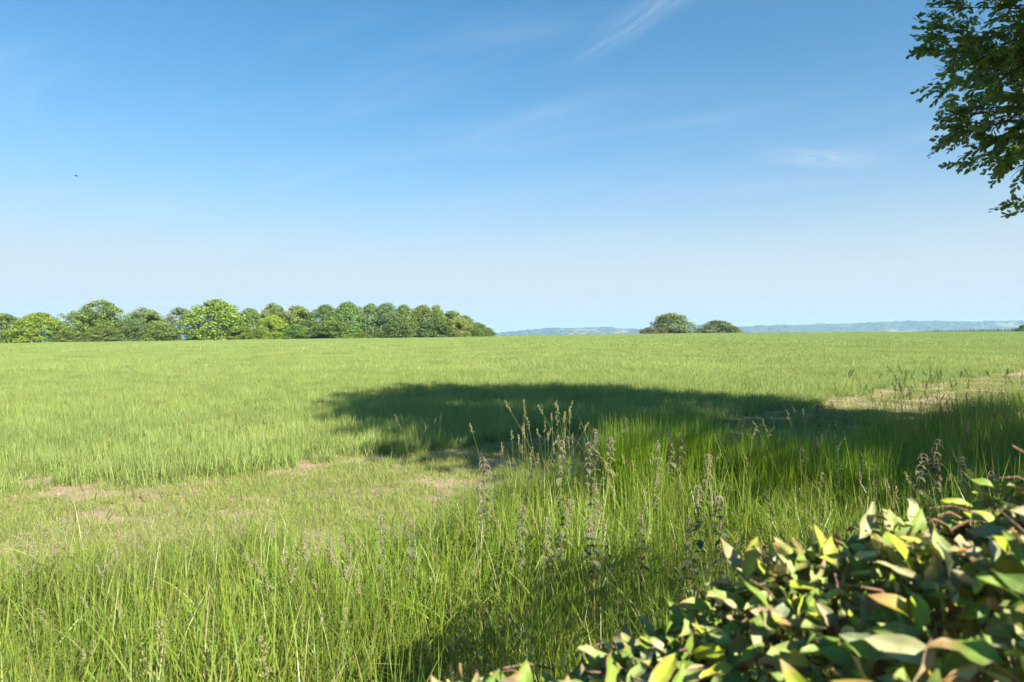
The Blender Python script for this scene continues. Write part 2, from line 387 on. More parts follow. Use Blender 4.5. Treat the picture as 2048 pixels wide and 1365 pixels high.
# ------------------------------------------------------------------ instanced grass
def proto_collection(name, meshes):
    col = bpy.data.collections.new(name)           # never linked to the scene: only a source of shapes
    for i, me in enumerate(meshes):
        o = bpy.data.objects.new('%s_%02d' % (name, i), me); col.objects.link(o)
    return col
def scatter(name, col, P, rz, scl, idx, tilt=None, mat=None):
    n = len(P)
    me = bpy.data.meshes.new(name); me.vertices.add(n); me.vertices.foreach_set('co', np.asarray(P, np.float32).ravel())
    rot = np.zeros((n, 3), np.float32); rot[:, 2] = rz
    if tilt is not None: rot[:, 0] = tilt[:, 0]; rot[:, 1] = tilt[:, 1]
    a = me.attributes.new('rot', 'FLOAT_VECTOR', 'POINT'); a.data.foreach_set('vector', rot.ravel())
    scl = np.asarray(scl, np.float32)
    if scl.ndim == 1: scl = np.repeat(scl[:, None], 3, 1)
    a = me.attributes.new('scl', 'FLOAT_VECTOR', 'POINT'); a.data.foreach_set('vector', scl.ravel())
    a = me.attributes.new('pick', 'INT', 'POINT'); a.data.foreach_set('value', np.asarray(idx, np.int32))
    o = bpy.data.objects.new(name, me); C.objects.link(o)
    ng = bpy.data.node_groups.new(name + '_nodes', 'GeometryNodeTree')
    ng.interface.new_socket('Geometry', in_out='INPUT', socket_type='NodeSocketGeometry')
    ng.interface.new_socket('Geometry', in_out='OUTPUT', socket_type='NodeSocketGeometry')
    N, L = ng.nodes, ng.links
    gi = N.new('NodeGroupInput'); go = N.new('NodeGroupOutput')
    ci = N.new('GeometryNodeCollectionInfo'); ci.inputs['Collection'].default_value = col
    ci.inputs['Separate Children'].default_value = True; ci.inputs['Reset Children'].default_value = True
    iop = N.new('GeometryNodeInstanceOnPoints'); iop.inputs['Pick Instance'].default_value = True
    def na(nm, t):
        x = N.new('GeometryNodeInputNamedAttribute'); x.data_type = t; x.inputs['Name'].default_value = nm; return x.outputs['Attribute']
    L.new(gi.outputs[0], iop.inputs['Points']); L.new(ci.outputs[0], iop.inputs['Instance'])
    L.new(na('pick', 'INT'), iop.inputs['Instance Index']); L.new(na('rot', 'FLOAT_VECTOR'), iop.inputs['Rotation']); L.new(na('scl', 'FLOAT_VECTOR'), iop.inputs['Scale'])
    L.new(iop.outputs[0], go.inputs[0])
    md = o.modifiers.new('scatter', 'NODES'); md.node_group = ng
    return o
def blade_arrays(n, rng, R, h, w, lean, droop, segs, square=False, hpow=1.0, heading=None):
    """n curved blades rooted in a disc (or square) of radius R"""
    if square: px, py = rng.uniform(-R, R, n), rng.uniform(-R, R, n)
    else:
        rr = R * np.sqrt(rng.uniform(0, 1, n)); aa = rng.uniform(0, 2 * pi, n); px, py = rr * np.cos(aa), rr * np.sin(aa)
    H = h[0] + (h[1] - h[0]) * rng.uniform(0, 1, n) ** hpow
    W = rng.uniform(*w, n); ph = rng.uniform(0, 2 * pi, n)
    if heading is not None: ph = heading + rng.normal(0, 0.8, n)
    le = rng.uniform(*lean, n); dr = rng.uniform(0, 1, n) ** 2 * (droop[1] - droop[0]) + droop[0]
    tw = ph + pi / 2 + rng.normal(0, 0.7, n)
    V = []; T = []
    for k in range(segs + 1):
        t = k / segs
        off = H * (le * t + dr * t ** 2.3)
        z = H * (t - 0.5 * le * le * t - 0.55 * dr * t ** 3) - 0.01
        wv = W * (0.55 + 0.9 * t - 1.45 * t ** 2.2) if k < segs else W * 0
        c = np.stack([px + np.cos(ph) * off, py + np.sin(ph) * off, z], -1)
        sd = np.stack([np.cos(tw), np.sin(tw), np.zeros(n)], -1) * (np.maximum(wv, 0) * 0.5)[:, None]
        if k < segs: V += [c - sd, c + sd]
        else: V += [c]
    per = 2 * segs + 1
    V = np.stack(V, 1).reshape(-1, 3)
    base = (np.arange(n) * per)[:, None]
    q = np.concatenate([base + np.array([2 * k, 2 * k + 1, 2 * k + 3, 2 * k + 2]) for k in range(segs - 1)]) if segs > 1 else np.zeros((0, 4), int)
    t_ = base + np.array([2 * segs - 2, 2 * segs - 1, 2 * segs])
    tint = np.repeat(rng.uniform(0, 1, n), per)
    return V, q, t_, tint
def blade_mesh(name, mat, parts):
    mb = MB()
    for p in parts: mb.add(p[0], p[1], p[2], p[3])
    me = mb.mesh(name); me.materials.append(mat); return me

def poly_y(x, pts):
    p = np.array(pts); return np.interp(x, p[:, 0], p[:, 1])
CROP_EDGE = [(-30, -1.5), (-12, 3.9), (-5.5, 7.35), (-3.8, 8.3), (-1.65, 9.9), (-0.2, 10.9), (2.6, 12.6), (5.5, 14.6), (8.3, 17.4), (11, 20.3), (17, 25.5), (40, 44)]
TALL_EDGE = [(-30, 2.0), (-7, 4.2), (-4, 5.1), (-2.4, 5.0), (-1.2, 5.7), (-0.3, 6.5), (0.5, 7.5), (1.6, 8.2), (3.5, 9.0), (5.2, 10.2), (7, 12.0), (12, 16.0), (40, 38)]
def ragged(x, s=1.0):
    return 0.22 * np.sin(x * 2.3 + 1) + 0.14 * np.sin(x * 5.9) + 0.08 * np.sin(x * 13.1 + 2)

def wedge_points(d0, d1, dens, margin=1.12, jit=True):
    n = int(dens * 0.75 * margin * (d1 * d1 - d0 * d0))
    d = np.sqrt(RNG.uniform(d0 * d0, d1 * d1, n)); u = RNG.uniform(-0.75 * margin, 0.75 * margin, n)
    return d * u, d

def grid_points(x0, x1, y0, y1, step, jit=0.5):
    gx, gy = np.meshgrid(np.arange(x0, x1, step), np.arange(y0, y1, step))
    x = gx.ravel() + RNG.uniform(-jit, jit, gx.size) * step; y = gy.ravel() + RNG.uniform(-jit, jit, gx.size) * step
    return x, y
def in_view(x, y, d0, d1, k=0.80, m=1.5): return (y > d0) & (y < d1) & (np.abs(x) < k * y + m)
def make_crop():
    r = np.random.default_rng(3)
    near = [blade_mesh('crop_near_%d' % i, M['crop'], [
        blade_arrays(230, r, 0.28, (0.16, 0.34), (0.006, 0.012), (0.02, 0.25), (0.0, 0.55), 3, square=True),
        blade_arrays(70, r, 0.30, (0.08, 0.18), (0.006, 0.011), (0.2, 0.6), (0.2, 0.8), 2, square=True)]) for i in range(6)]
    mid = [blade_mesh('crop_mid_%d' % i, M['crop'], [
        blade_arrays(330, r, 0.85, (0.18, 0.34), (0.012, 0.024), (0.02, 0.3), (0.0, 0.5), 2, square=True)]) for i in range(5)]
    far = [blade_mesh('crop_far_%d' % i, M['crop'], [
        blade_arrays(260, r, 1.9, (0.18, 0.36), (0.04, 0.09), (0.02, 0.3), (0.0, 0.4), 2, square=True)]) for i in range(5)]
    edge = [blade_mesh('crop_edge_%d' % i, M['crop'], [blade_arrays(26, r, 0.085, (0.12, 0.32), (0.006, 0.012), (0.02, 0.45), (0.0, 0.8), 3)]) for i in range(4)]
    col = proto_collection('crop_shapes', near + mid + far + edge)   # sorted by name: far, mid, near
    P = []; S = []; I = []
    def addp(x, y, lo, hi, s0, s1):
        P.append(np.stack([x, y, terrain(x, y)], -1))
        k = len(x); s = RNG.uniform(s0, s1, k)
        hvar = 1 + 0.18 * np.sin(x * 0.31 + y * 0.17) * np.sin(y * 0.23 - x * 0.11)
        S.append(np.stack([s, s, s * hvar], -1)); I.append(RNG.integers(lo, hi, k))
    x, y = grid_points(-27, 27, 3, 31, 0.44)
    k_ = in_view(x, y, 5.5, 30, 0.80, 2.2) & (y > poly_y(x, CROP_EDGE) + ragged(x) + 0.25 + np.clip(x - 4, 0, 3) * 0.45 * RNG.uniform(size=len(x))); addp(x[k_], y[k_], 0, 6, 0.85, 1.15)
    # single plants along the ragged edge
    x, y = grid_points(-12, 24, 3, 31, 0.16)
    e_ = y - poly_y(x, CROP_EDGE) - ragged(x)
    k_ = in_view(x, y, 5.5, 30, 0.80, 2.2) & (e_ > -0.18) & (e_ < 0.5 + np.clip(x - 4, 0, 3) * 0.45) & (RNG.uniform(size=len(x)) < np.clip(0.35 + e_ * 1.5, 0.2, 1)); addp(x[k_], y[k_], 16, 20, 0.75, 1.15)
    x, y = grid_points(-62, 62, 29, 76, 1.22)
    k_ = in_view(x, y, 29.8, 75, 0.80, 2) & (y > poly_y(x, CROP_EDGE) + 0.5); addp(x[k_], y[k_], 6, 11, 0.9, 1.12)
    x, y = grid_points(-262, 262, 74, 332, 2.45)
    k_ = in_view(x, y, 74.5, 331, 0.78, 3) & (y < np.interp(x / y, U_T, D_T) + 16); addp(x[k_], y[k_], 11, 16, 0.95, 1.15)
    # objects in the collection are named with running numbers in this order: near 0-5, mid 6-10, far 11-15
    P = np.concatenate(P); S = np.concatenate(S); I = np.concatenate(I)
    o = scatter('crop', col, P, RNG.uniform(0, 2 * pi, len(P)), S, I)
    tag(o, 'young pale green cereal crop covering the whole open field', 'crop', kind='stuff')
make_crop()

def make_short():
    r = np.random.default_rng(4)
    ms = [blade_mesh('short_%d' % i, M['short'], [
        blade_arrays(150, r, 0.20, (0.025, 0.085), (0.003, 0.006), (0.1, 0.7), (0.1, 0.9), 2),
        blade_arrays(8, r, 0.2, (0.08, 0.18), (0.003, 0.005), (0.1, 0.5), (0.0, 0.5), 3)]) for i in range(6)]
    col = proto_collection('short_grass_shapes', ms)
    x = RNG.uniform(-9, 20, 46000); y = RNG.uniform(3.6, 27, 46000)
    e0 = poly_y(x, TALL_EDGE) - 0.9; e1 = poly_y(x, CROP_EDGE) + 0.5
    keep = (y > e0) & (y < e1) & (np.abs(x) < .8 * y + 2)
    # trodden patches stay thin, the right end is nearly bare
    g = np.sin(x * 1.7 + 0.6 * np.sin(y * 2.1)) * np.sin(y * 2.6 + 0.8 * np.sin(x * 1.3)) + 0.5 * np.sin(x * 4.1 + y * 3.3)
    prob = np.clip(0.72 + 0.42 * g, 0.22, 1.0)
    edge = np.abs(y - poly_y(x, CROP_EDGE) - ragged(x) + 0.22) < 0.20
    prob = np.where(edge, prob * 0.38, prob)
    prob *= np.clip(1.0 - (x - 6.5) / 3.0, 0.42, 1)
    keep &= RNG.uniform(size=len(x)) < prob
    x, y = x[keep], y[keep]
    o = scatter('short_grass', col, np.stack([x, y, terrain(x, y)], -1), RNG.uniform(0, 2 * pi, len(x)), RNG.uniform(0.7, 1.3, len(x)), RNG.integers(0, 6, len(x)))
    tag(o, 'short patchy yellowish grass on the trodden strip beside the crop', 'grass', kind='stuff')
make_short()

def make_clods():
    ms = []
    for i in range(4):
        bme = bpy.data.meshes.new('clod_%d' % i)
        import bmesh
        bm = bmesh.new(); bmesh.ops.create_icosphere(bm, subdivisions=2, radius=1)
        rr = np.random.default_rng(40 + i); ph = rr.uniform(0, 6, 6)
        for v in bm.verts:
            c = v.co; k = 1 + 0.22 * sin(3 * c.x + ph[0]) * cos(2.6 * c.y + ph[1]) + 0.15 * sin(5 * c.z + ph[2] + 3 * c.x)
            v.co = Vector((c.x * k * 1.2, c.y * k, c.z * k * 0.6))
        bm.to_mesh(bme); bm.free(); bme.materials.append(M['soil']); ms.append(bme)
    col = proto_collection('clod_shapes', ms)
    x = RNG.uniform(-8, 22, 22000); y = RNG.uniform(5, 28, 22000)
    e1 = poly_y(x, CROP_EDGE); e0 = poly_y(x, TALL_EDGE) - 0.3
    keep = (y > e0) & (y < e1 + 0.6) & ((x > 4) | (np.abs(y - e1) < 0.7)) & (RNG.uniform(size=len(x)) < np.where(x > 4, 0.9, 0.3))
    x, y = x[keep], y[keep]
    s = 0.007 + 0.022 * RNG.uniform(0, 1, len(x)) ** 3
    o = scatter('soil_clods', col, np.stack([x, y, terrain(x, y) + 0.2 * s], -1), RNG.uniform(0, 6, len(x)), s, RNG.integers(0, 4, len(x)))
    tag(o, 'small dry soil clods and stones on the bare field margin', 'soil clods', kind='stuff')
make_clods()

# ---- seed heads
def stalk_arrays(rng, h, lean, phi, style):
    """returns (stem points, list of head pieces as arrays)"""
    t = np.linspace(0, 1, 6)
    off = h * (lean * t + lean * 1.1 * t ** 3)
    pts = np.stack([np.cos(phi) * off, np.sin(phi) * off, h * (t - 0.35 * lean * lean * t ** 2)], -1)
    return pts
def spike(mb, pts, ln, rad, rng, sides=5):
    """dense foxtail spike at the end of a stalk"""
    d = pts[-1] - pts[-2]; d /= np.linalg.norm(d)
    t = np.linspace(0, 1, 6); c = pts[-1] + d * ln * t[:, None] + np.outer(t ** 2, [d[0] * ln * .2, d[1] * ln * .2, -ln * .06])
    mb.tube(c, rad * np.array([0.5, 0.95, 1, 0.9, 0.65, 0.1]), sides, rng.uniform())
    k = 26
    tt = rng.uniform(0.05, 0.95, k); cc = pts[-1] + d * (ln * tt)[:, None]
    a = rng.normal(size=(k, 3)); a -= np.outer(a @ d, d); a /= np.linalg.norm(a, axis=1)[:, None]
    tip = cc + a * rad * 1.7 + d * rad * 2.2
    s2 = np.cross(a, d) * rad * 0.35
    V = np.stack([cc + a * rad * .5 - s2, cc + a * rad * .5 + s2, tip], 1).reshape(-1, 3)
    mb.add(V, None, np.arange(k * 3).reshape(-1, 3), np.repeat(rng.uniform(0, 1, k), 3))
def panicle(mb, pts, ln, spread, rng, n=9, grain=0.010, loose=True):
    """branched head: short side branches each with a few grains"""
    d = pts[-1] - pts[-2]; d /= np.linalg.norm(d)
    mb.tube([pts[-1], pts[-1] + d * ln * .5, pts[-1] + d * ln], [0.0009, 0.0007, 0.0004], 3, 0.3)
    for i in range(n):
        t = (i + 0.5) / n; b = pts[-1] + d * ln * t
        a = rng.normal(size=3); a -= d * (a @ d); a /= np.linalg.norm(a)
        bl = spread * (1 - 0.75 * t) * rng.uniform(.6, 1.2)
        e = b + a * bl + d * bl * 0.7
        mb.tube([b, e], [0.0006, 0.0004], 3, 0.3)
        for k in range(5):
            c = b + (e - b) * rng.uniform(0.35, 1.1) + rng.normal(0, grain * .35, 3)
            dd = d + rng.normal(0, 0.35, 3); dd /= np.linalg.norm(dd)
            s = np.cross(dd, rng.normal(size=3)); s /= np.linalg.norm(s); q = np.cross(dd, s)
            w = grain * .26
            V = [c - dd * grain * .5, c + s * w, c + q * w, c - s * w, c - q * w, c + dd * grain * .6]
            mb.add(V, None, [[0, 2, 1], [0, 3, 2], [0, 4, 3], [0, 1, 4], [5, 1, 2], [5, 2, 3], [5, 3, 4], [5, 4, 1]], rng.uniform())

def stalk_tuft(seed, style, n, R, hh):
    """a few seeding stalks in one shape (two materials)"""
    r = np.random.default_rng(seed); mb = MB(); hd = MB()
    for i in range(n):
        a = r.uniform(0, 6.28); rr = R * math.sqrt(r.uniform())
        p = stalk_arrays(r, r.uniform(*hh), r.uniform(0.02, 0.2), r.uniform(0, 6.28), style) + [rr * cos(a), rr * sin(a), 0]
        mb.tube(p, np.linspace(0.0016, 0.0009, 6), 4, r.uniform())
        if style == 'fox': spike(hd, p, r.uniform(.05, .09), r.uniform(.003, .0042), r)
        elif style == 'fog': panicle(hd, p, r.uniform(.07, .11), 0.018, r, 10, 0.008)
        else: panicle(hd, p, r.uniform(.09, .15), 0.035, r, 8, 0.014)
    V = np.concatenate(mb.V + [v for v in hd.V]); n0 = mb.n
    Q = [np.concatenate(mb.Q)] + ([np.concatenate(hd.Q) + n0] if hd.Q else [])
    T = [np.concatenate(hd.T) + n0]
    me = mesh_np('stalks_%s_%d' % (style, seed), V, [np.concatenate(Q), np.concatenate(T)], {'tint': np.concatenate(mb.A + hd.A)})
    me.materials.append(M['stalk']); me.materials.append(M[{'fox': 'head_dark', 'fog': 'head_purple', 'brome': 'head_pale'}[style]])
    nq0 = len(Q[0]); mi = np.ones(len(me.polygons), np.int32); mi[:nq0] = 0
    me.polygons.foreach_set('material_index', mi)
    return me

def make_tall():
    r = np.random.default_rng(8); ms = []
    R0 = 0.30
    def clump(i, stalks):
        parts = [blade_arrays(125, r, R0, (0.30, 0.82), (0.004, 0.009), (0.0, 0.24), (0.0, 0.5), 5, square=True, hpow=1.1),
                 blade_arrays(42, r, R0, (0.30, 0.75), (0.006, 0.012), (0.1, 0.45), (0.35, 1.2), 6, square=True),
                 blade_arrays(130, r, R0 * 1.05, (0.12, 0.40), (0.004, 0.008), (0.05, 0.7), (0.0, 0.9), 4, square=True)]
        straw = blade_arrays(26, r, R0, (0.15, 0.55), (0.002, 0.004), (0.2, 1.1), (0.0, 0.6), 3, square=True)
        parts.append((*straw[:3], np.full(len(straw[0]), 0.99)))
        if i % 3 == 0: parts.append(blade_arrays(9, r, R0, (0.22, 0.5), (0.022, 0.042), (0.2, 0.7), (0.4, 1.0), 5, square=True))
        mb = MB(); nq = 0
        for p in parts: mb.add(*p)
        st = MB(); hd = MB()
        for style, n, hh in stalks:
            for _ in range(n):
                p = stalk_arrays(r, r.uniform(*hh), r.uniform(0.02, 0.2), r.uniform(0, 6.28), style) + [r.uniform(-R0, R0), r.uniform(-R0, R0), 0]
                st.tube(p, np.linspace(0.0016, 0.0009, 6), 3, r.uniform())
                if style == 'fox': spike(hd, p, r.uniform(.05, .09), r.uniform(.003, .0042), r, 4)
                elif style == 'fog': panicle(hd, p, r.uniform(.06, .10), 0.010, r, 8, 0.009)
                else: panicle(hd, p, r.uniform(.09, .14), 0.020, r, 7, 0.010)
        V = []; Q = []; T = []; A = []; mq = []; mt = []; off = 0
        for k, x in enumerate((mb, st, hd)):
            if not x.V: continue
            V += x.V; A += x.A
            if x.Q: q = np.concatenate(x.Q) + off; Q.append(q); mq.append(np.full(len(q), k))
            if x.T: t = np.concatenate(x.T) + off; T.append(t); mt.append(np.full(len(t), k))
            off += x.n
        me = mesh_np('tall_%d' % i, np.concatenate(V), [np.concatenate(Q), np.concatenate(T)], {'tint': np.concatenate(A)})
        hm = {'fox': 'head_dark', 'fog': 'head_purple', 'brome': 'head_pale'}[stalks[0][0] if stalks else 'fog']
        for mm in (M['tall'], M['stalk'], M[hm]): me.materials.append(mm)
        me.polygons.foreach_set('material_index', np.concatenate(mq + mt).astype(np.int32))
        return me
    for i in range(6): ms.append(clump(i, []))
    for i in range(3): ms.append(clump(6 + i, [('fog', 7, (0.46, 0.78))]))
    for i in range(2): ms.append(clump(9 + i, [('fox', 5, (0.62, 0.88))]))
    for i in range(2): ms.append(clump(11 + i, [('brome', 5, (0.65, 0.95))]))
    col = proto_collection('tall_grass_shapes', ms)
    n = int(24 * 18 * 6.2)
    x, y = grid_points(-9, 15, 1.0, 19, 0.41)
    e = poly_y(x, TALL_EDGE) + 1.3 * ragged(x) - 0.12
    keep = (y < e) & (np.abs(x) < 0.9 * y + 1.4) & (y > 1.5)
    x, y, e = x[keep], y[keep], e[keep]
    g = np.sin(x * 2.9 + 1.1 * np.sin(y * 1.7)) * np.sin(y * 3.1 + 0.7 * x)
    hmul = np.interp(x, [-5, -2.5, -1.0, 0.5, 2.5, 6, 12], [0.66, 0.78, 0.86, 0.98, 1.0, 1.12, 1.05]) * (1 + 0.22 * g)
    edgef = np.clip((e - y) / 0.9, 0.0, 1)
    hmul *= 0.55 + 0.45 * edgef
    k = RNG.uniform(size=len(x)) < 0.6 + 0.4 * edgef
    x, y, hmul = x[k], y[k], hmul[k]
    left = x < -0.8
    u = RNG.uniform(size=len(x))
    idx = RNG.integers(0, 6, len(x))
    idx = np.where(left & (u < 0.17), RNG.integers(6, 9, len(x)), idx)
    idx = np.where(left & (u > 0.86), RNG.integers(9, 11, len(x)), idx)
    idx = np.where(~left & (u < 0.16), RNG.integers(11, 13, len(x)), idx)
    idx = np.where(~left & (u > 0.96), RNG.integers(6, 9, len(x)), idx)
    s = RNG.uniform(0.85, 1.12, len(x))
    o = scatter('verge_grass', col, np.stack([x, y, terrain(x, y)], -1), RNG.uniform(0, 2 * pi, len(x)), np.stack([s, s, s * hmul], -1), idx, tilt=RNG.normal(0, 0.05, (len(x), 2)))
    tag(o, 'tall green verge grass filling the near margin of the field', 'grass', kind='stuff')
make_tall()

# ---- tussocks and stalk clumps that stand out
def make_tussock(px, d, h, R, n, label, seed):
    r = np.random.default_rng(seed)
    mat = M['tussock']
    p = at(px, 0, d); z = tz(p.x, p.y)
    root = empty('grass_tussock', (p.x, p.y, z)); tag(root, label, 'grass tussock', 'upright grass tussocks among the nettles')
    me = blade_mesh('tussock_blades', mat, [blade_arrays(n, r, R, (h * .55, h * 1.05), (0.004, 0.007), (0.0, 0.16), (0.0, 0.28), 6, hpow=.7)])
    o = link('blades', me, root); o['kind'] = 'stuff'
    me = blade_mesh('tussock_arching', mat, [blade_arrays(n // 7, r, R, (h * .6, h * 0.95), (0.005, 0.008), (0.15, 0.4), (0.4, 1.0), 7)])
    o = link('arching_blades', me, root); o['kind'] = 'stuff'
make_tussock(1262, 6.3, 1.06, 0.27, 1500, 'tallest bright yellow-green grass tussock, in front of the dark tree shadow', 1)
make_tussock(1385, 6.8, 1.04, 0.30, 1400, 'upright green grass tussock just beyond and beside the tallest one', 2)
make_tussock(1545, 6.3, 0.96, 0.36, 1400, 'wide sunlit grass tussock midway between the tallest tussock and the hedge', 3)
make_tussock(1700, 6.1, 0.90, 0.30, 1000, 'loose arching grass tussock beside the tall pale nettle near the hedge', 4)

def stalk_clump(px, d, n, R, hh, style, label, seed, lean_phi=None):
    r = np.random.default_rng(seed)
    p = at(px, 0, d); z = tz(p.x, p.y)
    root = empty('seeding_grass', (p.x, p.y, z)); tag(root, label, 'seeding grass', 'clumps of flowering grass stalks')
    hm = M[{'fox': 'head_dark', 'fog': 'head_purple', 'brome': 'head_pale'}[style]]
    for i in range(n):
        mb = MB(); hd = MB()
        a = r.uniform(0, 6.28); rr = R * math.sqrt(r.uniform())
        phi = r.uniform(0, 6.28) if lean_phi is None else lean_phi + r.normal(0, .6)
        q = stalk_arrays(r, r.uniform(*hh), r.uniform(0.02, 0.2), phi, style) + [rr * cos(a), rr * sin(a), 0]
        mb.tube(q, np.linspace(0.002, 0.0012, 6), 4, r.uniform())
        if style == 'fox': spike(hd, q, r.uniform(.06, .10), r.uniform(.0038, .0052), r)
        elif style == 'fog': panicle(hd, q, r.uniform(.07, .11), 0.011, r, 10, 0.010)
        else: panicle(hd, q, r.uniform(.08, .14), 0.013, r, 8, 0.012)
        st = link('stalk', mb.mesh('stalk'), root, M['stalk'])
        link('seed_head', hd.mesh('seed_head'), st, hm)
stalk_clump(1070, 6.1, 20, 0.42, (0.66, 0.98), 'brome', 'pale flowering grass stalks leaning over in front of the dark tree shadow', 21)
stalk_clump(1128, 6.4, 12, 0.38, (0.75, 1.10), 'brome', 'tallest flowering grass stalks, standing up into the dark tree shadow', 22)
stalk_clump(235, 4.3, 12, 0.40, (0.62, 0.85), 'fox', 'dark foxtail grass spikes standing against the dry trodden strip', 23)
stalk_clump(430, 4.6, 12, 0.45, (0.65, 0.85), 'fox', 'thin foxtail spikes at the far edge of the left-hand tall grass', 24)
stalk_clump(660, 3.5, 22, 0.30, (0.52, 0.70), 'fog', 'purplish beige feathery grass heads near the edge of the hedge shade', 25)
stalk_clump(60, 4.0, 22, 0.35, (0.42, 0.55), 'fog', 'pale feathery grass heads at the left edge of the verge', 26)
stalk_clump(840, 9.0, 9, 0.35, (0.45, 0.65), 'brome', 'few thin pale stalks at the crop edge beside the tree shadow', 27)
stalk_clump(1790, 9.5, 22, 0.9, (0.85, 1.2), 'brome', 'shaded grass stalks rising dark against the bare pinkish soil', 28)
stalk_clump(1960, 9.8, 22, 0.9, (0.9, 1.25), 'brome', 'tallest shaded grass stalks rising dark before the soil by the frame edge', 29)

# ------------------------------------------------------------------ nettles
def nettle_leaf_mesh(v):
    r = np.random.default_rng(300 + v); L_ = 1.0
    n = 7; t = np.linspace(0, 1, n); w = 0.30 * np.sin(pi * np.clip(t * 0.96 + 0.05, 0, 1)) ** 0.8 * (1 - 0.55 * t) * 1.25
    w[1::2] *= 0.86                                             # toothed edge
    bend = r.uniform(0.9, 1.5)
    th = -0.1 - bend * t; 
    x = np.concatenate([[0], np.cumsum(np.cos(th[1:]) / (n - 1))]); z = np.concatenate([[0], np.cumsum(np.sin(th[1:]) / (n - 1))])
    V = []
    for k in range(n): V += [[x[k], -w[k], z[k] + 0.12 * w[k]], [x[k], 0, z[k] - 0.05], [x[k], w[k], z[k] + 0.12 * w[k]]]
    q = []
    for k in range(n - 1):
        a = 3 * k; q += [[a, a + 1, a + 4, a + 3], [a + 1, a + 2, a + 5, a + 4]]
    me = mesh_np('nettle_leaf_%d' % v, V, [np.array(q)], {'tint': np.full(len(V), 0.15 + 0.17 * v)})
    me.materials.append(M['nettle']); return me
NLEAF = [nettle_leaf_mesh(v) for v in range(5)]
def nettle_proto(seed):
    """unit-height nettle: stem mesh, tassel mesh, leaf placements"""
    r = np.random.default_rng(seed); mb = MB(); ts = MB()
    t = np.linspace(0, 1, 9); ph = r.uniform(0, 6.28); bend = r.uniform(0.02, 0.09)
    S = np.stack([np.cos(ph) * bend * t ** 2 + 0.006 * np.sin(t * 9), np.sin(ph) * bend * t ** 2, t * 0.99], -1)
    mb.tube(S, np.linspace(0.0042, 0.0014, 9), 6, 0.4)
    nodes = [0.30, 0.40, 0.49, 0.57, 0.645, 0.71, 0.77, 0.825, 0.87, 0.91, 0.945, 0.975]
    leaves = []; a0 = r.uniform(0, 6.28); size = r.uniform(.65, 1.15); tas = r.uniform(.35, 1.0)
    for i, tn in enumerate(nodes):
        c = np.array([np.interp(tn, t, S[:, k]) for k in range(3)])
        a0 += pi / 2 + r.normal(0, 0.15)
        ln = np.interp(tn, [0.3, 0.5, 0.75, 0.9, 1.0], [0.095, 0.115, 0.100, 0.065, 0.038]) * r.uniform(0.65, 1.2) * size
        for s in (0, pi):
            if tn < 0.45 and r.uniform() < 0.35: continue
            leaves.append((c.copy(), a0 + s + r.normal(0, .12), ln, np.interp(tn, [0.3, 1], [0.1, 0.75]) * 0.6 + r.normal(0, .12), int(r.integers(0, 5))))
        if tn > 0.50:
            for k in range(5):
                if r.uniform() > tas: continue
                a = a0 + pi / 2 + k * 1.3 + r.normal(0, .3); l = r.uniform(0.03, 0.065)
                q = np.linspace(0, 1, 4)
                pts = c + np.stack([np.cos(a) * l * .75 * q ** .7, np.sin(a) * l * .75 * q ** .7, l * (0.35 * q - 1.0 * q ** 2)], -1)
                ts.tube(pts, [0.0016, 0.0026, 0.0026, 0.001], 4, r.uniform())
                for j in range(3):
                    pc = pts[1 + j % 3] + r.normal(0, 0.004, 3); e = 0.0035
                    ts.add([pc + [e, 0, 0], pc + [0, e, 0], pc + [-e, 0, -e], pc + [0, -e, e]], None, [[0, 1, 2], [0, 2, 3], [0, 3, 1], [1, 3, 2]], r.uniform())
    ms = mb.mesh('nettle_stem'); ms.materials.append(M['nstem']); mt = ts.mesh('nettle_tassels'); mt.materials.append(M['tassel'])
    return ms, mt, leaves
NPROTO = [nettle_proto(500 + i) for i in range(11)]
NZ = 'flowering nettles standing in the verge'
def nettle(px, py, d, label, k=None, group=NZ):
    top = at(px, py, d); z = tz(top.x, top.y); h = top.z - z
    ms, mt, lv = NPROTO[(nettle.i if k is None else k) % len(NPROTO)]; nettle.i += 1
    root = empty('nettle', (top.x, top.y, z), random.uniform(0, 6.28), h)
    root.rotation_euler = (random.gauss(0, .05), random.gauss(0, .05), random.uniform(0, 6.28))
    tag(root, label, 'nettle', group)
    link('stem', ms, root); link('flower_tassels', mt, root)['kind'] = 'stuff'
    for c, a, ln, el, v in lv:
        o = link('leaf', NLEAF[v], root); o.location = c; o.rotation_euler = (0, -el, a); o.scale = (ln, ln, ln)
nettle.i = 0
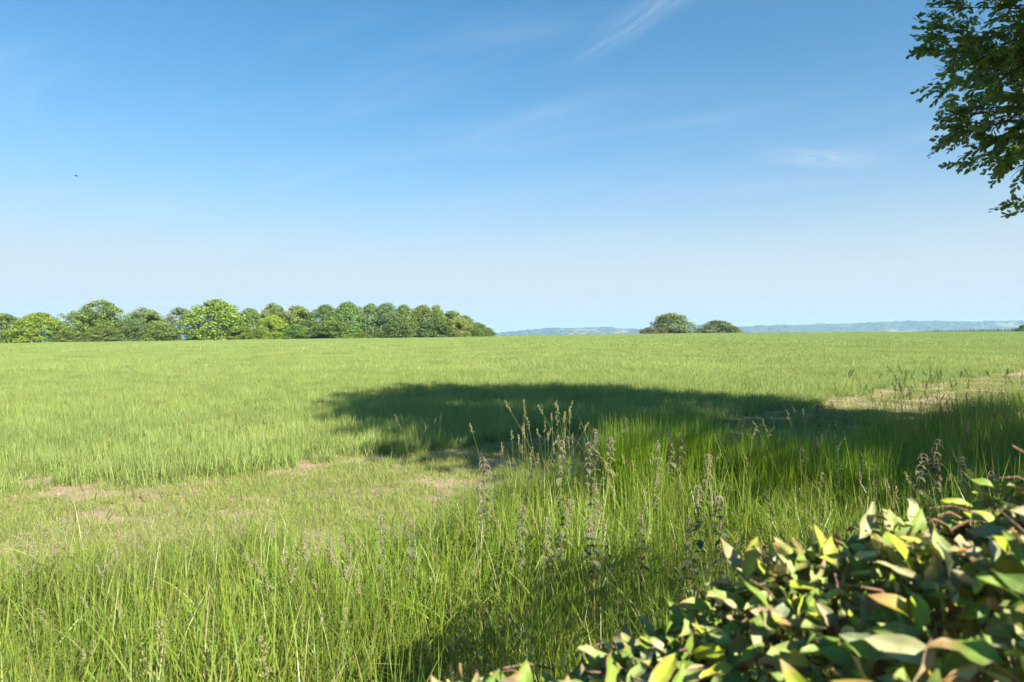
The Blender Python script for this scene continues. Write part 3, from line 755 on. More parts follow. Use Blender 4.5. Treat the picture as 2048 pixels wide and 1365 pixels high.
for a in [
    (1002, 905, 4.9, 'tallest pale nettle left of the grass stalks, alone against the short grass'),
    (972, 962, 4.6, 'thin nettle with reddish stem just left of the tallest pale one'),
    (835, 1012, 4.2, 'dark nettle alone in the green grass well left of the others'),
    (768, 1022, 4.0, 'leftmost nettle, half hidden in the green verge grass'),
    (1034, 1002, 4.3, 'short nettle with red stem in front of the pale tall one'),
    (1104, 990, 4.2, 'pale bushy nettle in the group below the flowering grass stalks'),
    (1090, 1030, 4.0, 'lower nettle of the pair below the flowering grass stalks'),
    (1165, 952, 4.3, 'nettle with drooping top leaves left of the tallest tussock'),
    (1222, 1004, 4.1, 'dark nettle directly below the tallest tussock'),
    (1200, 1032, 3.9, 'small dark nettle below the drooping-topped one'),
    (1282, 1022, 3.9, 'dark straight nettle between the tallest tussock and the hedge leaves'),
    (1404, 968, 4.2, 'dark broad nettle nearer the hedge, left one of a pair'),
    (1446, 986, 4.1, 'dark thin-stemmed nettle nearer the hedge, right one of a pair'),
    (1383, 1020, 3.9, 'short dark nettle in front of the pair near the hedge'),
    (1116, 872, 6.1, 'greyish nettle among the flowering grass stalks'),
    (1190, 852, 6.2, 'slim pale nettle between the grass stalks and the tallest tussock'),
    (1212, 868, 6.0, 'pale nettle touching the left side of the tallest tussock'),
    (1176, 880, 5.8, 'low pale nettle in front of the slim one beside the stalks'),
    (1246, 830, 6.6, 'nettle with spread top leaves rising out of the tallest tussock'),
    (1321, 882, 6.0, 'pale nettle directly right of the tallest tussock'),
    (1349, 860, 6.3, 'twin-topped pinkish nettle between two tussocks, front one'),
    (1359, 862, 6.5, 'twin-topped pinkish nettle between two tussocks, rear one'),
    (1297, 940, 5.4, 'short pale nettle at the foot of the tallest tussock'),
    (1410, 905, 5.6, 'faded nettle below the second tussock'),
    (1441, 868, 6.8, 'thin nettle tip on the shadow side of the second tussock'),
    (1573, 872, 6.4, 'pale nettle head left of the pinkish pair below the shaded grass'),
    (1626, 868, 6.3, 'tall pinkish nettle in sunlit grass before the shaded grass'),
    (1614, 890, 6.1, 'shorter pinkish nettle touching the tall one in sunlit grass'),
    (1671, 910, 5.9, 'small pale nettle tip between the pinkish pair and the slim one'),
    (1722, 908, 5.8, 'faint low nettle in the grass left of the slim one'),
    (1749, 900, 5.7, 'slim pale nettle lit before the dark shaded grass'),
    (1834, 868, 5.3, 'largest pale nettle near the hedge, lit before dark shade'),
    (1825, 896, 5.2, 'side shoot nettle touching the largest pale one near the hedge'),
    (1871, 895, 5.3, 'straight pale nettle just right of the largest one'),
    (1934, 908, 5.2, 'pale nettle above the grey hedge leaves, left of two'),
    (1962, 925, 5.1, 'pale nettle above the grey hedge leaves, right of two'),
    (1990, 940, 4.9, 'low pale nettle nearly touching the grey hedge leaves'),
    (1636, 796, 10.2, 'dark shaded nettle at the left end of the row before the soil'),
    (1660, 800, 10.2, 'second dark shaded nettle of the row before the soil'),
    (1690, 818, 10.2, 'low dark nettle where the bare soil begins'),
    (1836, 802, 10.6, 'dark nettle in the middle of the row before the soil, slim one'),
    (1870, 806, 10.6, 'dark nettle in the middle of the row before the soil, bushy one'),
    (1885, 812, 10.8, 'dark nettle behind the bushy one in the shaded row'),
    (1957, 790, 10.6, 'tallest dark nettle of the shaded row before the soil'),
    (1985, 822, 10.4, 'low dark nettle right of the tallest in the shaded row'),
    (2012, 812, 10.8, 'dark nettle at the right end of the shaded row'),
]: nettle(*a)

# ------------------------------------------------------------------ far trees
def crown_mesh(seed, style, nblob, per, leaf):
    r = np.random.default_rng(seed)
    if style == 'dome':   zz = np.array([0, .15, .4, .65, .85, 1.0]); rr_ = np.array([.92, 1.0, .95, .78, .55, .15])
    elif style == 'tall': zz = np.array([0, .2, .5, .75, .92, 1.0]);  rr_ = np.array([.8, .95, 1.0, .82, .5, .1])
    else:                 zz = np.array([0, .12, .35, .6, .85, 1.0]); rr_ = np.array([.85, .98, 1.0, .93, .62, .12])
    BP = []; BR = []
    lob = r.uniform(0, 6.28, 4)
    for i in range(nblob):
        a = r.uniform(0, 6.28)
        f = r.uniform(0.12, 1.0) ** 0.42
        br = r.uniform(0.075, 0.140) * (1.0 if style != 'airy' else 0.85)
        z = r.uniform(0.02, 1 - br * 0.85)
        lobf = 1 + 0.14 * sin(3 * a + lob[0] + 4 * z) + 0.10 * sin(5 * a + lob[1] - 3 * z)
        R = max(0.02, np.interp(min(1, z + br * .6), zz, rr_) * 0.5 * lobf - br * 0.7) * f
        BP.append([R * cos(a), R * sin(a), z]); BR.append(br)
    BP = np.array(BP); BR = np.array(BR); n = nblob * per
    c = np.repeat(BP, per, 0); br = np.repeat(BR, per)
    d = r.normal(size=(n, 3)); d[:, 2] = d[:, 2] + 0.25; d /= np.linalg.norm(d, axis=1)[:, None]
    rad = br * r.uniform(0.55, 1.12, n)
    p = c + d * rad[:, None] * [1, 1, 0.8]
    p[:, 2] = np.maximum(p[:, 2], -0.02)
    nr = d * 0.9 + r.normal(0, 0.6, (n, 3)) + [0, 0, 0.25]; nr /= np.linalg.norm(nr, axis=1)[:, None]
    t1 = np.cross(nr, r.normal(size=(n, 3))); t1 /= np.linalg.norm(t1, axis=1)[:, None]; t2 = np.cross(nr, t1)
    s = leaf * r.uniform(0.6, 1.35, n)[:, None]
    V = np.stack([p - t1 * s, p + t2 * s * .62, p + t1 * s, p - t2 * s * .62], 1).reshape(-1, 3)
    q = np.arange(n * 4).reshape(-1, 4)
    tint = np.repeat(np.clip(np.repeat(r.uniform(0.15, 0.85, nblob), per) + r.normal(0, 0.16, n), 0, 1), 4)
    me = mesh_np('crown_%s_%d' % (style, seed), V, [q], {'tint': tint}, smooth=False); me.materials.append(M['crown'])
    return me
def trunk_mesh(seed):
    r = np.random.default_rng(seed); mb = MB()
    mb.tube([[0, 0, -0.06], [0.01, 0, .12], [.0, .01, .35], [.01, 0, .62], [0, 0, .85]], [.034, .024, .019, .012, .004], 7)
    for i in range(9):
        a = r.uniform(0, 6.28); z0 = r.uniform(.16, .55); l = r.uniform(.22, .38)
        t = np.linspace(0, 1, 5)
        mb.tube(np.stack([np.cos(a) * l * t, np.sin(a) * l * t, z0 + l * (.55 * t + .45 * t ** 2)], -1), np.linspace(.011, .002, 5), 5)
    me = mb.mesh('trunk_%d' % seed); me.materials.append(M['bark']); return me
CROWNS = {
    'round': [crown_mesh(900 + i, 'round', 170, 80, 0.019) for i in range(4)],
    'dome':  [crown_mesh(920 + i, 'dome', 180, 80, 0.0165) for i in range(3)],
    'tall':  [crown_mesh(940 + i, 'tall', 150, 75, 0.020) for i in range(3)],
    'airy':  [crown_mesh(960 + i, 'airy', 95, 66, 0.019) for i in range(4)],
}
TRUNKS = [trunk_mesh(980 + i) for i in range(4)]
G = {  # foliage colours as they are on the tree
    'mid': (0.145, 0.225, 0.046), 'dark': (0.120, 0.195, 0.046), 'lime': (0.215, 0.295, 0.032), 'olive': (0.165, 0.220, 0.052),
    'grey': (0.160, 0.220, 0.068), 'blue': (0.125, 0.205, 0.062), 'bright': (0.175, 0.265, 0.044), 'yellow': (0.190, 0.240, 0.052), 'brown': (0.215, 0.190, 0.085)}
def tree(name, px, top, hw, d, style, col, label, cat='tree', group=None, lift=0.10, sink=0.0):
    i = tree.i; tree.i += 1
    x = (px - 1024) / F * d; z0 = tz(x, d) - sink
    H = CAM_H + (HY - top) / F * d - z0; W = 2 * hw / F * d
    root = empty(name, (x, d, z0)); tag(root, label, cat, group)
    cr = CROWNS[style][i % len(CROWNS[style])]
    o = link('crown', cr, root); o.location = (0, 0, H * lift); o.scale = (W * 1.30, W * random.uniform(1.1, 1.3), H * (1 - lift) * 1.03); o.rotation_euler = (0, 0, random.uniform(0, 6.28)); 
    # keep the width across the view whatever the turn
    c = G[col]; j = [random.uniform(.92, 1.08) for _ in range(3)]
    o.color = (c[0] * j[0], c[1] * j[1], c[2] * j[2], 1); o['kind'] = 'stuff'
    t = link('trunk', TRUNKS[i % 4], root); s = max(H, 2); t.scale = (s * .9, s * .9, H * .98); t.rotation_euler = (0, 0, random.uniform(0, 6.28))
    return root
tree.i = 0
TL = 'trees along the left side of the field'
for a in [
    (6, 627, 36, 206, 'round', 'mid', 'mid green tree cut by the left frame edge', 'tree', TL, .02),
    (82, 626, 47, 202, 'dome', 'lime', 'lime yellow rounded tree, second from the left edge', 'tree', TL, .03),
    (150, 622, 31, 212, 'airy', 'grey', 'thin airy tree between the lime tree and the tall one', 'tree', TL, .08),
    (205, 600, 41, 208, 'airy', 'mid', 'tallest airy tree, sky showing through its crown', 'tree', TL, .12),
    (174, 612, 18, 214, 'tall', 'grey', 'narrow tree leaning on the left of the tallest airy one', 'tree', TL, .15),
    (212, 632, 40, 214, 'round', 'dark', 'dark low tree filling in below the tallest airy one', 'tree', TL, .0),
    (289, 616, 44, 211, 'airy', 'yellow', 'olive yellow airy tree right of the tallest airy one', 'tree', TL, .14),
    (292, 630, 40, 215, 'round', 'mid', 'fuller green tree behind the olive yellow airy one', 'tree', TL, .0),
    (360, 615, 30, 213, 'airy', 'grey', 'sparse grey-green tree with trunk showing, before the big round one', 'tree', TL, .2),
    (434, 601, 50, 206, 'round', 'bright', 'large dense rounded bright green tree, broadest crown of the belt', 'tree', TL, .02),
    (500, 617, 27, 216, 'round', 'mid', 'mid green tree directly right of the large round one', 'tree', TL, .02),
    (546, 607, 24, 218, 'tall', 'grey', 'slim taller tree with a ragged top', 'tree', TL, .05),
    (592, 612, 37, 219, 'round', 'olive', 'olive green tree right of the slim ragged one', 'tree', TL, .02),
    (652, 611, 34, 221, 'round', 'dark', 'dark green tree at the middle of the tree belt', 'tree', TL, .02),
    (695, 604, 31, 223, 'round', 'mid', 'highest rounded top in the middle of the tree belt', 'tree', TL, .02),
    (742, 608, 26, 226, 'round', 'grey', 'greyish green tree right of the highest belt top', 'tree', TL, .02),
    (774, 607, 28, 226, 'tall', 'blue', 'bluish green tree in the right half of the belt', 'tree', TL, .03),
    (808, 611, 27, 228, 'round', 'mid', 'mid green tree right of the bluish one', 'tree', TL, .02),
    (846, 610, 29, 230, 'round', 'olive', 'olive topped tree near the right end of the belt', 'tree', TL, .02),
    (874, 611, 17, 232, 'tall', 'mid', 'narrow tree with a small raised top near the belt end', 'tree', TL, .03),
    (906, 622, 29, 233, 'round', 'grey', 'tree where the belt starts to slope down', 'tree', TL, .02),
    (930, 632, 23, 236, 'round', 'dark', 'darker tree on the sloping right end of the belt', 'tree', TL, .02),
    (954, 645, 20, 238, 'round', 'mid', 'second last low tree of the sloping belt end', 'tree', TL, .0),
    (972, 655, 20, 240, 'dome', 'olive', 'last and lowest tree at the right end of the belt', 'tree', TL, .0),
]: tree('tree', *a)
SH = 'bushes in front of the left tree belt'
for a in [
    (212, 650, 32, 203, 'dome', 'olive', 'dark olive bush below the tallest airy tree'),
    (274, 639, 31, 203, 'dome', 'blue', 'dark bluish bush below the olive yellow airy tree'),
    (326, 645, 31, 202, 'dome', 'yellow', 'yellowish olive bush at the foot of the sparse tree'),
    (140, 655, 26, 204, 'dome', 'mid', 'green bush between the lime tree and the tall airy tree'),
    (398, 657, 22, 205, 'dome', 'bright', 'bright bush below the left of the large round tree'),
    (480, 650, 30, 205, 'dome', 'bright', 'bright bush below the right of the large round tree'),
    (545, 630, 25, 210, 'round', 'lime', 'lime coloured small tree standing before the belt'),
    (520, 655, 24, 208, 'dome', 'bright', 'low bright bush left of the lime small tree'),
    (590, 648, 30, 212, 'dome', 'mid', 'mid green bush right of the lime small tree'),
    (660, 641, 45, 214, 'dome', 'mid', 'broad bush with a domed top before the middle of the belt'),
    (725, 664, 16, 215, 'dome', 'yellow', 'smallest olive shrub at the foot of the belt'),
    (765, 663, 18, 218, 'dome', 'olive', 'small low shrub right of the smallest olive one'),
    (802, 636, 34, 219, 'dome', 'dark', 'dark rounded bush before the right half of the belt'),
    (868, 637, 34, 223, 'dome', 'dark', 'dark broad bush right of the dark rounded one'),
    (915, 634, 24, 226, 'round', 'yellow', 'yellowish bush on the sloping end of the belt'),
    (948, 655, 22, 231, 'dome', 'mid', 'low bush before the last trees of the belt'),
    (30, 655, 26, 201, 'dome', 'mid', 'green bush between the edge tree and the lime tree'),
]: tree('bush', *a[:7], 'bush', SH, 0.0)
OG = 'lone oaks on the far field edge'
def lone(px, top, hw, d, style, col, label, cat, name, sink=1.6, lift=0.0, group=OG): tree(name, px, top, hw, d, style, col, label, cat, group, lift, sink)
lone(1342, 627, 45, 318, 'dome', 'olive', 'larger broad lone oak on the skyline of the field', 'tree', 'oak_tree')
lone(1437, 641, 39, 345, 'dome', 'olive', 'smaller low lone oak right of the larger one', 'tree', 'oak_tree')
BG = 'shrubs beside the lone oaks'
lone(1299, 655, 19, 306, 'dome', 'brown', 'brownish shrub left of the larger lone oak', 'bush', 'bush', .5, 0, BG)
lone(1320, 655, 15, 307, 'dome', 'brown', 'brownish shrub tucked under the larger lone oak', 'bush', 'bush', .5, 0, BG)
lone(1468, 653, 11, 340, 'dome', 'olive', 'small shrub touching the right of the smaller lone oak', 'bush', 'bush', .5, 0, BG)
lone(1394, 661, 9, 325, 'dome', 'dark', 'smallest dark shrub between the two lone oaks', 'bush', 'bush', .5, 0, BG)
lone(2047, 650, 13, 420, 'round', 'dark', 'dark tree cut by the right frame edge on the skyline', 'tree', 'tree', 0, 0, None)
def far_wood():
    base = CROWNS['dome'][0]; n = len(base.vertices); co = np.empty(n * 3, np.float32); base.vertices.foreach_get('co', co); co = co.reshape(-1, 3)
    sub = np.arange(n // 4)[np.random.default_rng(2).uniform(size=n // 4) < 0.25]
    co = co.reshape(-1, 4, 3)[sub]
    mb = MB(); r = np.random.default_rng(77)
    for px in np.arange(1842, 2110, 7.0):
        d = 620 + r.uniform(-25, 60); top = np.interp(px, [1842, 1860, 1900, 1960, 2048, 2110], [662.5, 660.5, 659.0, 658.0, 656.0, 655]) + r.normal(0, .6)
        W = r.uniform(9, 16) / F * d; x = (px - 1024) / F * d; zt = CAM_H + (HY - top) / F * d; H = 11
        W3 = co.reshape(-1, 3) * [W * 1.3, W, H] + [x, d, zt - H]
        k = len(W3); mb.add(W3, np.arange(k).reshape(-1, 4), None, r.uniform(.1, .8))
    o = link('distant_wood', mb.mesh('distant_wood', False), None, M['crown']); o.color = (*G['dark'], 1)
    tag(o, 'low dark strip of distant wood on the skyline below the hills', 'wood', kind='stuff')
far_wood()

# ------------------------------------------------------------------ near oak overhanging from the right
def oak_leaf_geo(v):
    r = np.random.default_rng(40 + v)
    t = np.array([0, .10, .20, .30, .38, .48, .56, .66, .74, .84, .93, 1.0])
    w = np.array([.02, .06, .19, .10, .29, .14, .35, .16, .31, .15, .17, .03]) * r.uniform(.85, 1.05)
    V = []; bend = r.uniform(0.1, 0.45)
    for k in range(len(t)):
        z = -bend * t[k] ** 2 * .5
        V += [[t[k], -w[k], z + .22 * w[k]], [t[k], 0, z], [t[k], w[k], z + .22 * w[k]]]
    q = []
    for k in range(len(t) - 1):
        a = 3 * k; q += [[a, a + 1, a + 4, a + 3], [a + 1, a + 2, a + 5, a + 4]]
    return np.array(V), np.array(q)
OAKL = [oak_leaf_geo(v) for v in range(4)]
OAKL_ME = []
for v_, (V_, q_) in enumerate(OAKL):
    for tn in (0.2, 0.75):
        me_ = mesh_np('oak_leaf_%d' % v_, V_, [q_], {'tint': np.full(len(V_), tn)}); me_.materials.append(M['oakleaf']); OAKL_ME.append(me_)
def spray_layout(seed):
    """a twig along +x with leaves in a loose rosette; returns twig pts and leaf matrices"""
    r = np.random.default_rng(seed); L_ = r.uniform(.22, .34); t = np.linspace(0, 1, 5)
    tw = np.stack([L_ * t, .03 * np.sin(t * 3 + r.uniform(0, 6)), .04 * np.sin(t * 2.5) - .03 * t], -1)
    out = []
    n = r.integers(12, 16)
    for i in range(n):
        f = 0.15 + 0.85 * i / (n - 1); c = Vector([float(np.interp(f, t, tw[:, k])) for k in range(3)])
        az = (1 if i % 2 else -1) * r.uniform(.35, 1.25) * (1 - .5 * (f > .93)); el = r.uniform(-.45, .35); roll = r.normal(0, .6)
        s = r.uniform(.055, .088)
        Mx = Matrix.Translation(c) @ Euler((0, 0, az)).to_matrix().to_4x4() @ Euler((0, -el, 0)).to_matrix().to_4x4() @ Euler((roll, 0, 0)).to_matrix().to_4x4() @ Matrix.Scale(s, 4)
        out.append((Mx, int(r.integers(0, 4)), int(r.integers(0, 2))))
    return tw, out
SPRAYS = [spray_layout(600 + i) for i in range(8)]
def spray_mesh(i):
    tw, lv = SPRAYS[i]; mb = MB()
    for Mx, v, b in lv:
        V, q = OAKL[v]; A = np.array(Mx); mb.add(V @ A[:3, :3].T + A[:3, 3], q, None, (.2, .75)[b])
    me = mb.mesh('oak_spray_%d' % i); me.materials.append(M['oakleaf']); return me

def near_oak():
    r = np.random.default_rng(31)
    cx, cyy, hc, R, B = 9.3, 4.8, 7.3, 5.2, 4.4
    z0 = tz(cx, cyy)
    root = empty('oak_tree', (cx, cyy, z0)); tag(root, 'large near oak whose dark leafy branches hang in from the upper right', 'tree')
    def loc(p): return np.asarray(p, float) - [cx, cyy, z0]
    mb = MB()
    mb.tube([[0, 0, -.25], [0, 0, .25], [.03, .02, 1.2], [.05, 0, 2.6], [0, .05, 4.2], [-.05, 0, 6.2], [.05, 0, 8.4], [0, 0, 10.2]], [.62, .46, .38, .35, .30, .22, .13, .04], 14)
    link('trunk', mb.mesh('oak_trunk'), root, M['bark'])
    P = []; D = []
    twigs = MB()
    limb_dirs = []
    for i in range(9):
        a = i * 2.4 + r.normal(0, .15); zz = 2.4 + i * .62
        el = r.uniform(.15, .55) + .06 * i
        ln = r.uniform(3.0, 3.9) * (1 - .035 * i)
        t = np.linspace(0, 1, 8)
        pts = np.stack([np.cos(a) * ln * t * cos(el), np.sin(a) * ln * t * cos(el), zz + ln * np.sin(el) * t - .5 * t ** 2 + .12 * np.sin(t * 7 + i)], -1)
        lm = MB(); lm.tube(pts, np.linspace(.17, .05, 8), 8)
        link('limb', lm.mesh('oak_limb'), root, M['bark'])
        limb_dirs.append(pts)
    allp = np.concatenate([p[2:] for p in limb_dirs] + [np.stack([np.zeros(6), np.zeros(6), np.linspace(5, 10, 6)], -1)])
    # branch ends on the crown surface; each is fed from the nearest limb point
    ends = []
    n = 560
    for i in range(n):
        zf = 1 - 2 * (i + .5) / n; a = i * 2.399963 + r.normal(0, .12)
        f = r.uniform(.86, 1.05) * (1 + .07 * sin(3 * a + 1) + .06 * sin(5 * a + 5 * zf))
        if zf < -.75: zf = -.75
        q = math.sqrt(max(0, 1 - zf * zf))
        ends.append([R * f * q * cos(a), R * f * q * sin(a), hc - z0 + B * f * zf])
    ends = np.array(ends)
    # the branches that reach into the picture
    for px, py, d in [(1838, 92, 7.9), (1846, 195, 7.8), (1872, 290, 7.7), (1922, 338, 7.7), (1862, 18, 7.9), (1872, 140, 8.2), (1866, 60, 7.6), (1895, 240, 8.1),
                      (1990, 352, 7.5), (2030, 345, 7.9), (1960, 320, 8.3), (1870, 225, 8.0), (1885, 108, 7.6), (2040, 300, 7.3), (1900, -30, 7.8), (2020, 330, 8.1), (1930, 260, 7.5)]:
        ends = np.vstack([ends, loc(at(px, py, d))])
    nfeat = 17
    for bi, e in enumerate(ends):
        dist = np.linalg.norm(allp - e, axis=1) + 1.2 * np.maximum(0, allp[:, 2] - e[2])
        s = allp[np.argmin(dist)]
        feat = bi >= len(ends) - nfeat
        t = np.linspace(0, 1, 7)
        sag = -.12 * np.sin(t * pi) + .0
        pts = s + (e - s) * t[:, None] + np.outer(np.sin(t * pi), r.normal(0, .14, 3)); pts[:, 2] += .25 * np.sin(t * pi)
        ln = np.linalg.norm(e - s)
        twigs.tube(pts, np.linspace(.020, .003, 7), 5)
        m = int(ln * 15) + 6 if not feat else int(ln * 13) + 10
        for k in range(m):
            f = r.uniform(.22, 1.0) if k > 2 else 1 - .03 * k
            c = np.array([np.interp(f, t, pts[:, j]) for j in range(3)])
            dirn = pts[-1] - pts[-3]; dirn /= np.linalg.norm(dirn)
            spread = 1.0 - .5 * (f > .9)
            v = dirn + r.normal(0, .55 * spread, 3) + [0, 0, -.10]; v /= np.linalg.norm(v)
            side = r.uniform(.05, .5) * (1.0 - .75 * f if feat else 1.0 - .3 * f)
            st = c.copy()
            c = c + v * side
            if side > .12: twigs.tube([st, (st + c) / 2 + [0, 0, .015], c], [.004, .003, .0025], 3)
            P.append(c); D.append(v)
    for _ in range(3200):                                         # inner sprays that close the crown
        v = r.normal(size=3); v /= np.linalg.norm(v); q = r.uniform(.25, .93) ** .6
        P.append(np.array([R * v[0] * q, R * v[1] * q, hc - z0 + B * v[2] * q])); D.append(v * .6 + r.normal(0, .5, 3))
        D[-1] = D[-1] / np.linalg.norm(D[-1])
    # the low hanging tip at the frame edge
    for px, py, d in [(2046, 412, 7.4), (2056, 420, 7.4), (2062, 405, 7.4)]:
        P.append(loc(at(px, py, d))); D.append(np.array([-.85, .1, -.1]))
    twigs.tube([loc(at(2150, 330, 7.5)), loc(at(2090, 380, 7.4)), loc(at(2052, 414, 7.4))], [.008, .005, .003], 4)
    P = np.array(P); D = np.array(D)
    W = P + [cx, cyy, z0]
    sx = 1024 + F * W[:, 0] / np.maximum(W[:, 1], .1); sy = HY - F * (W[:, 2] - CAM_H) / np.maximum(W[:, 1], .1)
    # nothing of the crown but the shaped branches may cross the open sky
    lim = np.interp(sy, [-400, 0, 95, 150, 195, 240, 290, 340, 360, 440], [1875, 1884, 1860, 1898, 1870, 1918, 1894, 1950, 2010, 2036])
    ok = (sx > lim) | (W[:, 1] < .5)
    ok &= ~((sx < 2056) & (sy > 362) & (sy < 700)) | (np.arange(len(P)) >= len(P) - 3)
    inner = np.zeros(len(P), bool); inner[-3203:-3] = True
    ok &= ~(inner & (sx < 2150) & (sy > -80) & (W[:, 1] > .5))      # the side turned to the view stays open
    ok &= ~((sx < 2100) & (sy > 322) & (sy < 700) & (np.arange(len(P)) < len(P) - 3) & (r.uniform(size=len(P)) < .85))
    ok &= ~((sx < 2100) & (sy > -60) & (sy < 330) & (r.uniform(size=len(P)) < .08))
    ok[-3:] = True
    P, D, sx, sy = P[ok], D[ok], sx[ok], sy[ok]
    link('branches', twigs.mesh('oak_branches'), root, M['bark'])['kind'] = 'stuff'
    az = np.arctan2(D[:, 1], D[:, 0]); el = np.arcsin(np.clip(D[:, 2], -1, 1))
    roll = r.normal(0, .7, len(P)); idx = r.integers(0, 8, len(P)); sc = r.uniform(.85, 1.15, len(P))
    rot = np.stack([roll, -el, az], -1)
    vis = np.where((sx < 2047) & (sy > 0) & (sy < 445))[0]
    vis = vis[np.argsort(sx[vis] - 0.0)][:30]
    for k in vis:
        Mx = Matrix.Translation(P[k]) @ Euler(rot[k]).to_matrix().to_4x4() @ Matrix.Scale(sc[k], 4)
        for Lm, v, b in SPRAYS[idx[k]][1]:
            o = link('leaf', OAKL_ME[v * 2 + b], root); o.matrix_local = Mx @ Lm
    rest = np.setdiff1d(np.arange(len(P)), vis)
    col = proto_collection('oak_spray_shapes', [spray_mesh(i) for i in range(8)])
    o = scatter('crown', col, P[rest], az[rest], sc[rest], idx[rest], tilt=rot[rest][:, :2]); o.parent = root; o['kind'] = 'stuff'
    print('oak sprays', len(P), 'leaf parts', sum(len(SPRAYS[idx[k]][1]) for k in vis))
near_oak()

# ------------------------------------------------------------------ clipped evergreen hedge beside the camera
def hedge_top(x):
    return np.interp(x, [-.30, -.16, -.06, .125, .30, .46, .70, .84, .98, 1.1, 1.3, 1.7, 2.3, 2.75, 3.1, 3.5, 4.5], [1.12, 1.215, 1.245, 1.28, 1.34, 1.415, 1.505, 1.575, 1.66, 1.78, 1.95, 2.12, 2.26, 2.28, 2.05, 1.8, 1.7])  # right part raised out of view so its shadow reaches the verge grass
def hedge_back(x):
    return np.interp(x, [-.3, .0, .9, 2.2, 4.5], [1.04, 1.10, 1.15, 2.0, 3.5])
def hedge_front(x):
    return np.interp(x, [-.3, .2, .84, .95, 1.1, 1.35, 2.2, 4.5], [.62, .50, .44, .72, .98, 1.08, 1.35, 2.6])
def hleaf_geo(v):
    r = np.random.default_rng(700 + v); n = 7
    t = np.linspace(0, 1, n); asp = r.uniform(.15, .24)
    w = asp * np.sin(pi * t ** .85) ** .75; w[0] = .015; w[-1] = .004
    arch = r.uniform(-.25, .55); fold = r.uniform(.15, .7); wav = r.uniform(.02, .085); ph = r.uniform(0, 6); twist = r.uniform(-.5, .5)
    off = np.array([-1, -.5, 0, .5, 1])
    V = []
    for k in range(n):
        for o in off:
            yy = w[k] * o; zz = -arch * t[k] ** 2 * .55 + .18 * arch * t[k] + fold * abs(yy) * .8 + wav * abs(o) * sin(9 * t[k] + ph + (2 if o > 0 else 0))
            a = twist * (t[k] - .3); V.append([t[k], yy * cos(a) - zz * sin(a) * .3, zz + yy * sin(a)])
    V = np.array(V); q = []
    for k in range(n - 1):
        for j in range(4): a = 5 * k + j; q.append([a, a + 1, a + 6, a + 5])
    q = np.array(q); nv = len(V)
    V2 = np.vstack([V, V - [0, 0, .010]]); q2 = np.vstack([q, q[:, ::-1] + nv])
    return V2, q2, nv, np.tile(np.repeat(t, 5), 2), np.tile(np.tile(off, n), 2)
def hleaf_attrs(v): return {'along': HL[v][3], 'across': HL[v][4]}
HL = [hleaf_geo(v) for v in range(9)]
HCOL = [((.200, .315, .044), .26), ((.135, .230, .042), .08), ((.350, .430, .028), .20), ((.310, .380, .110), .20), ((.400, .400, .200), .11), ((.430, .340, .200), .06), ((.380, .200, .065), .04), ((.400, .360, .030), .04), ((.190, .250, .130), .02)]
def hleaf_cols(v, ci, r):
    V, q, nv, t, o = HL[v]; c = np.array(HCOL[ci][0])
    col = np.tile(c, (len(V), 1)) * r.uniform(.88, 1.12)
    col *= (1 + .10 * (np.abs(o) < .1))[:, None]
    under = np.array((.420, .400, .235)) * r.uniform(.8, 1.15) * .6 + c * .5
    col[nv:] = under
    if r.uniform() < .46:                                         # browned tip or margin
        k = np.clip((t - r.uniform(.55, .85)) / .15, 0, 1) if r.uniform() < .6 else np.clip((np.abs(o) - .6) / .4, 0, 1)
        col = col * (1 - k[:, None] * .8) + np.array((.36, .20, .09)) * (k[:, None] * .8)
    return col
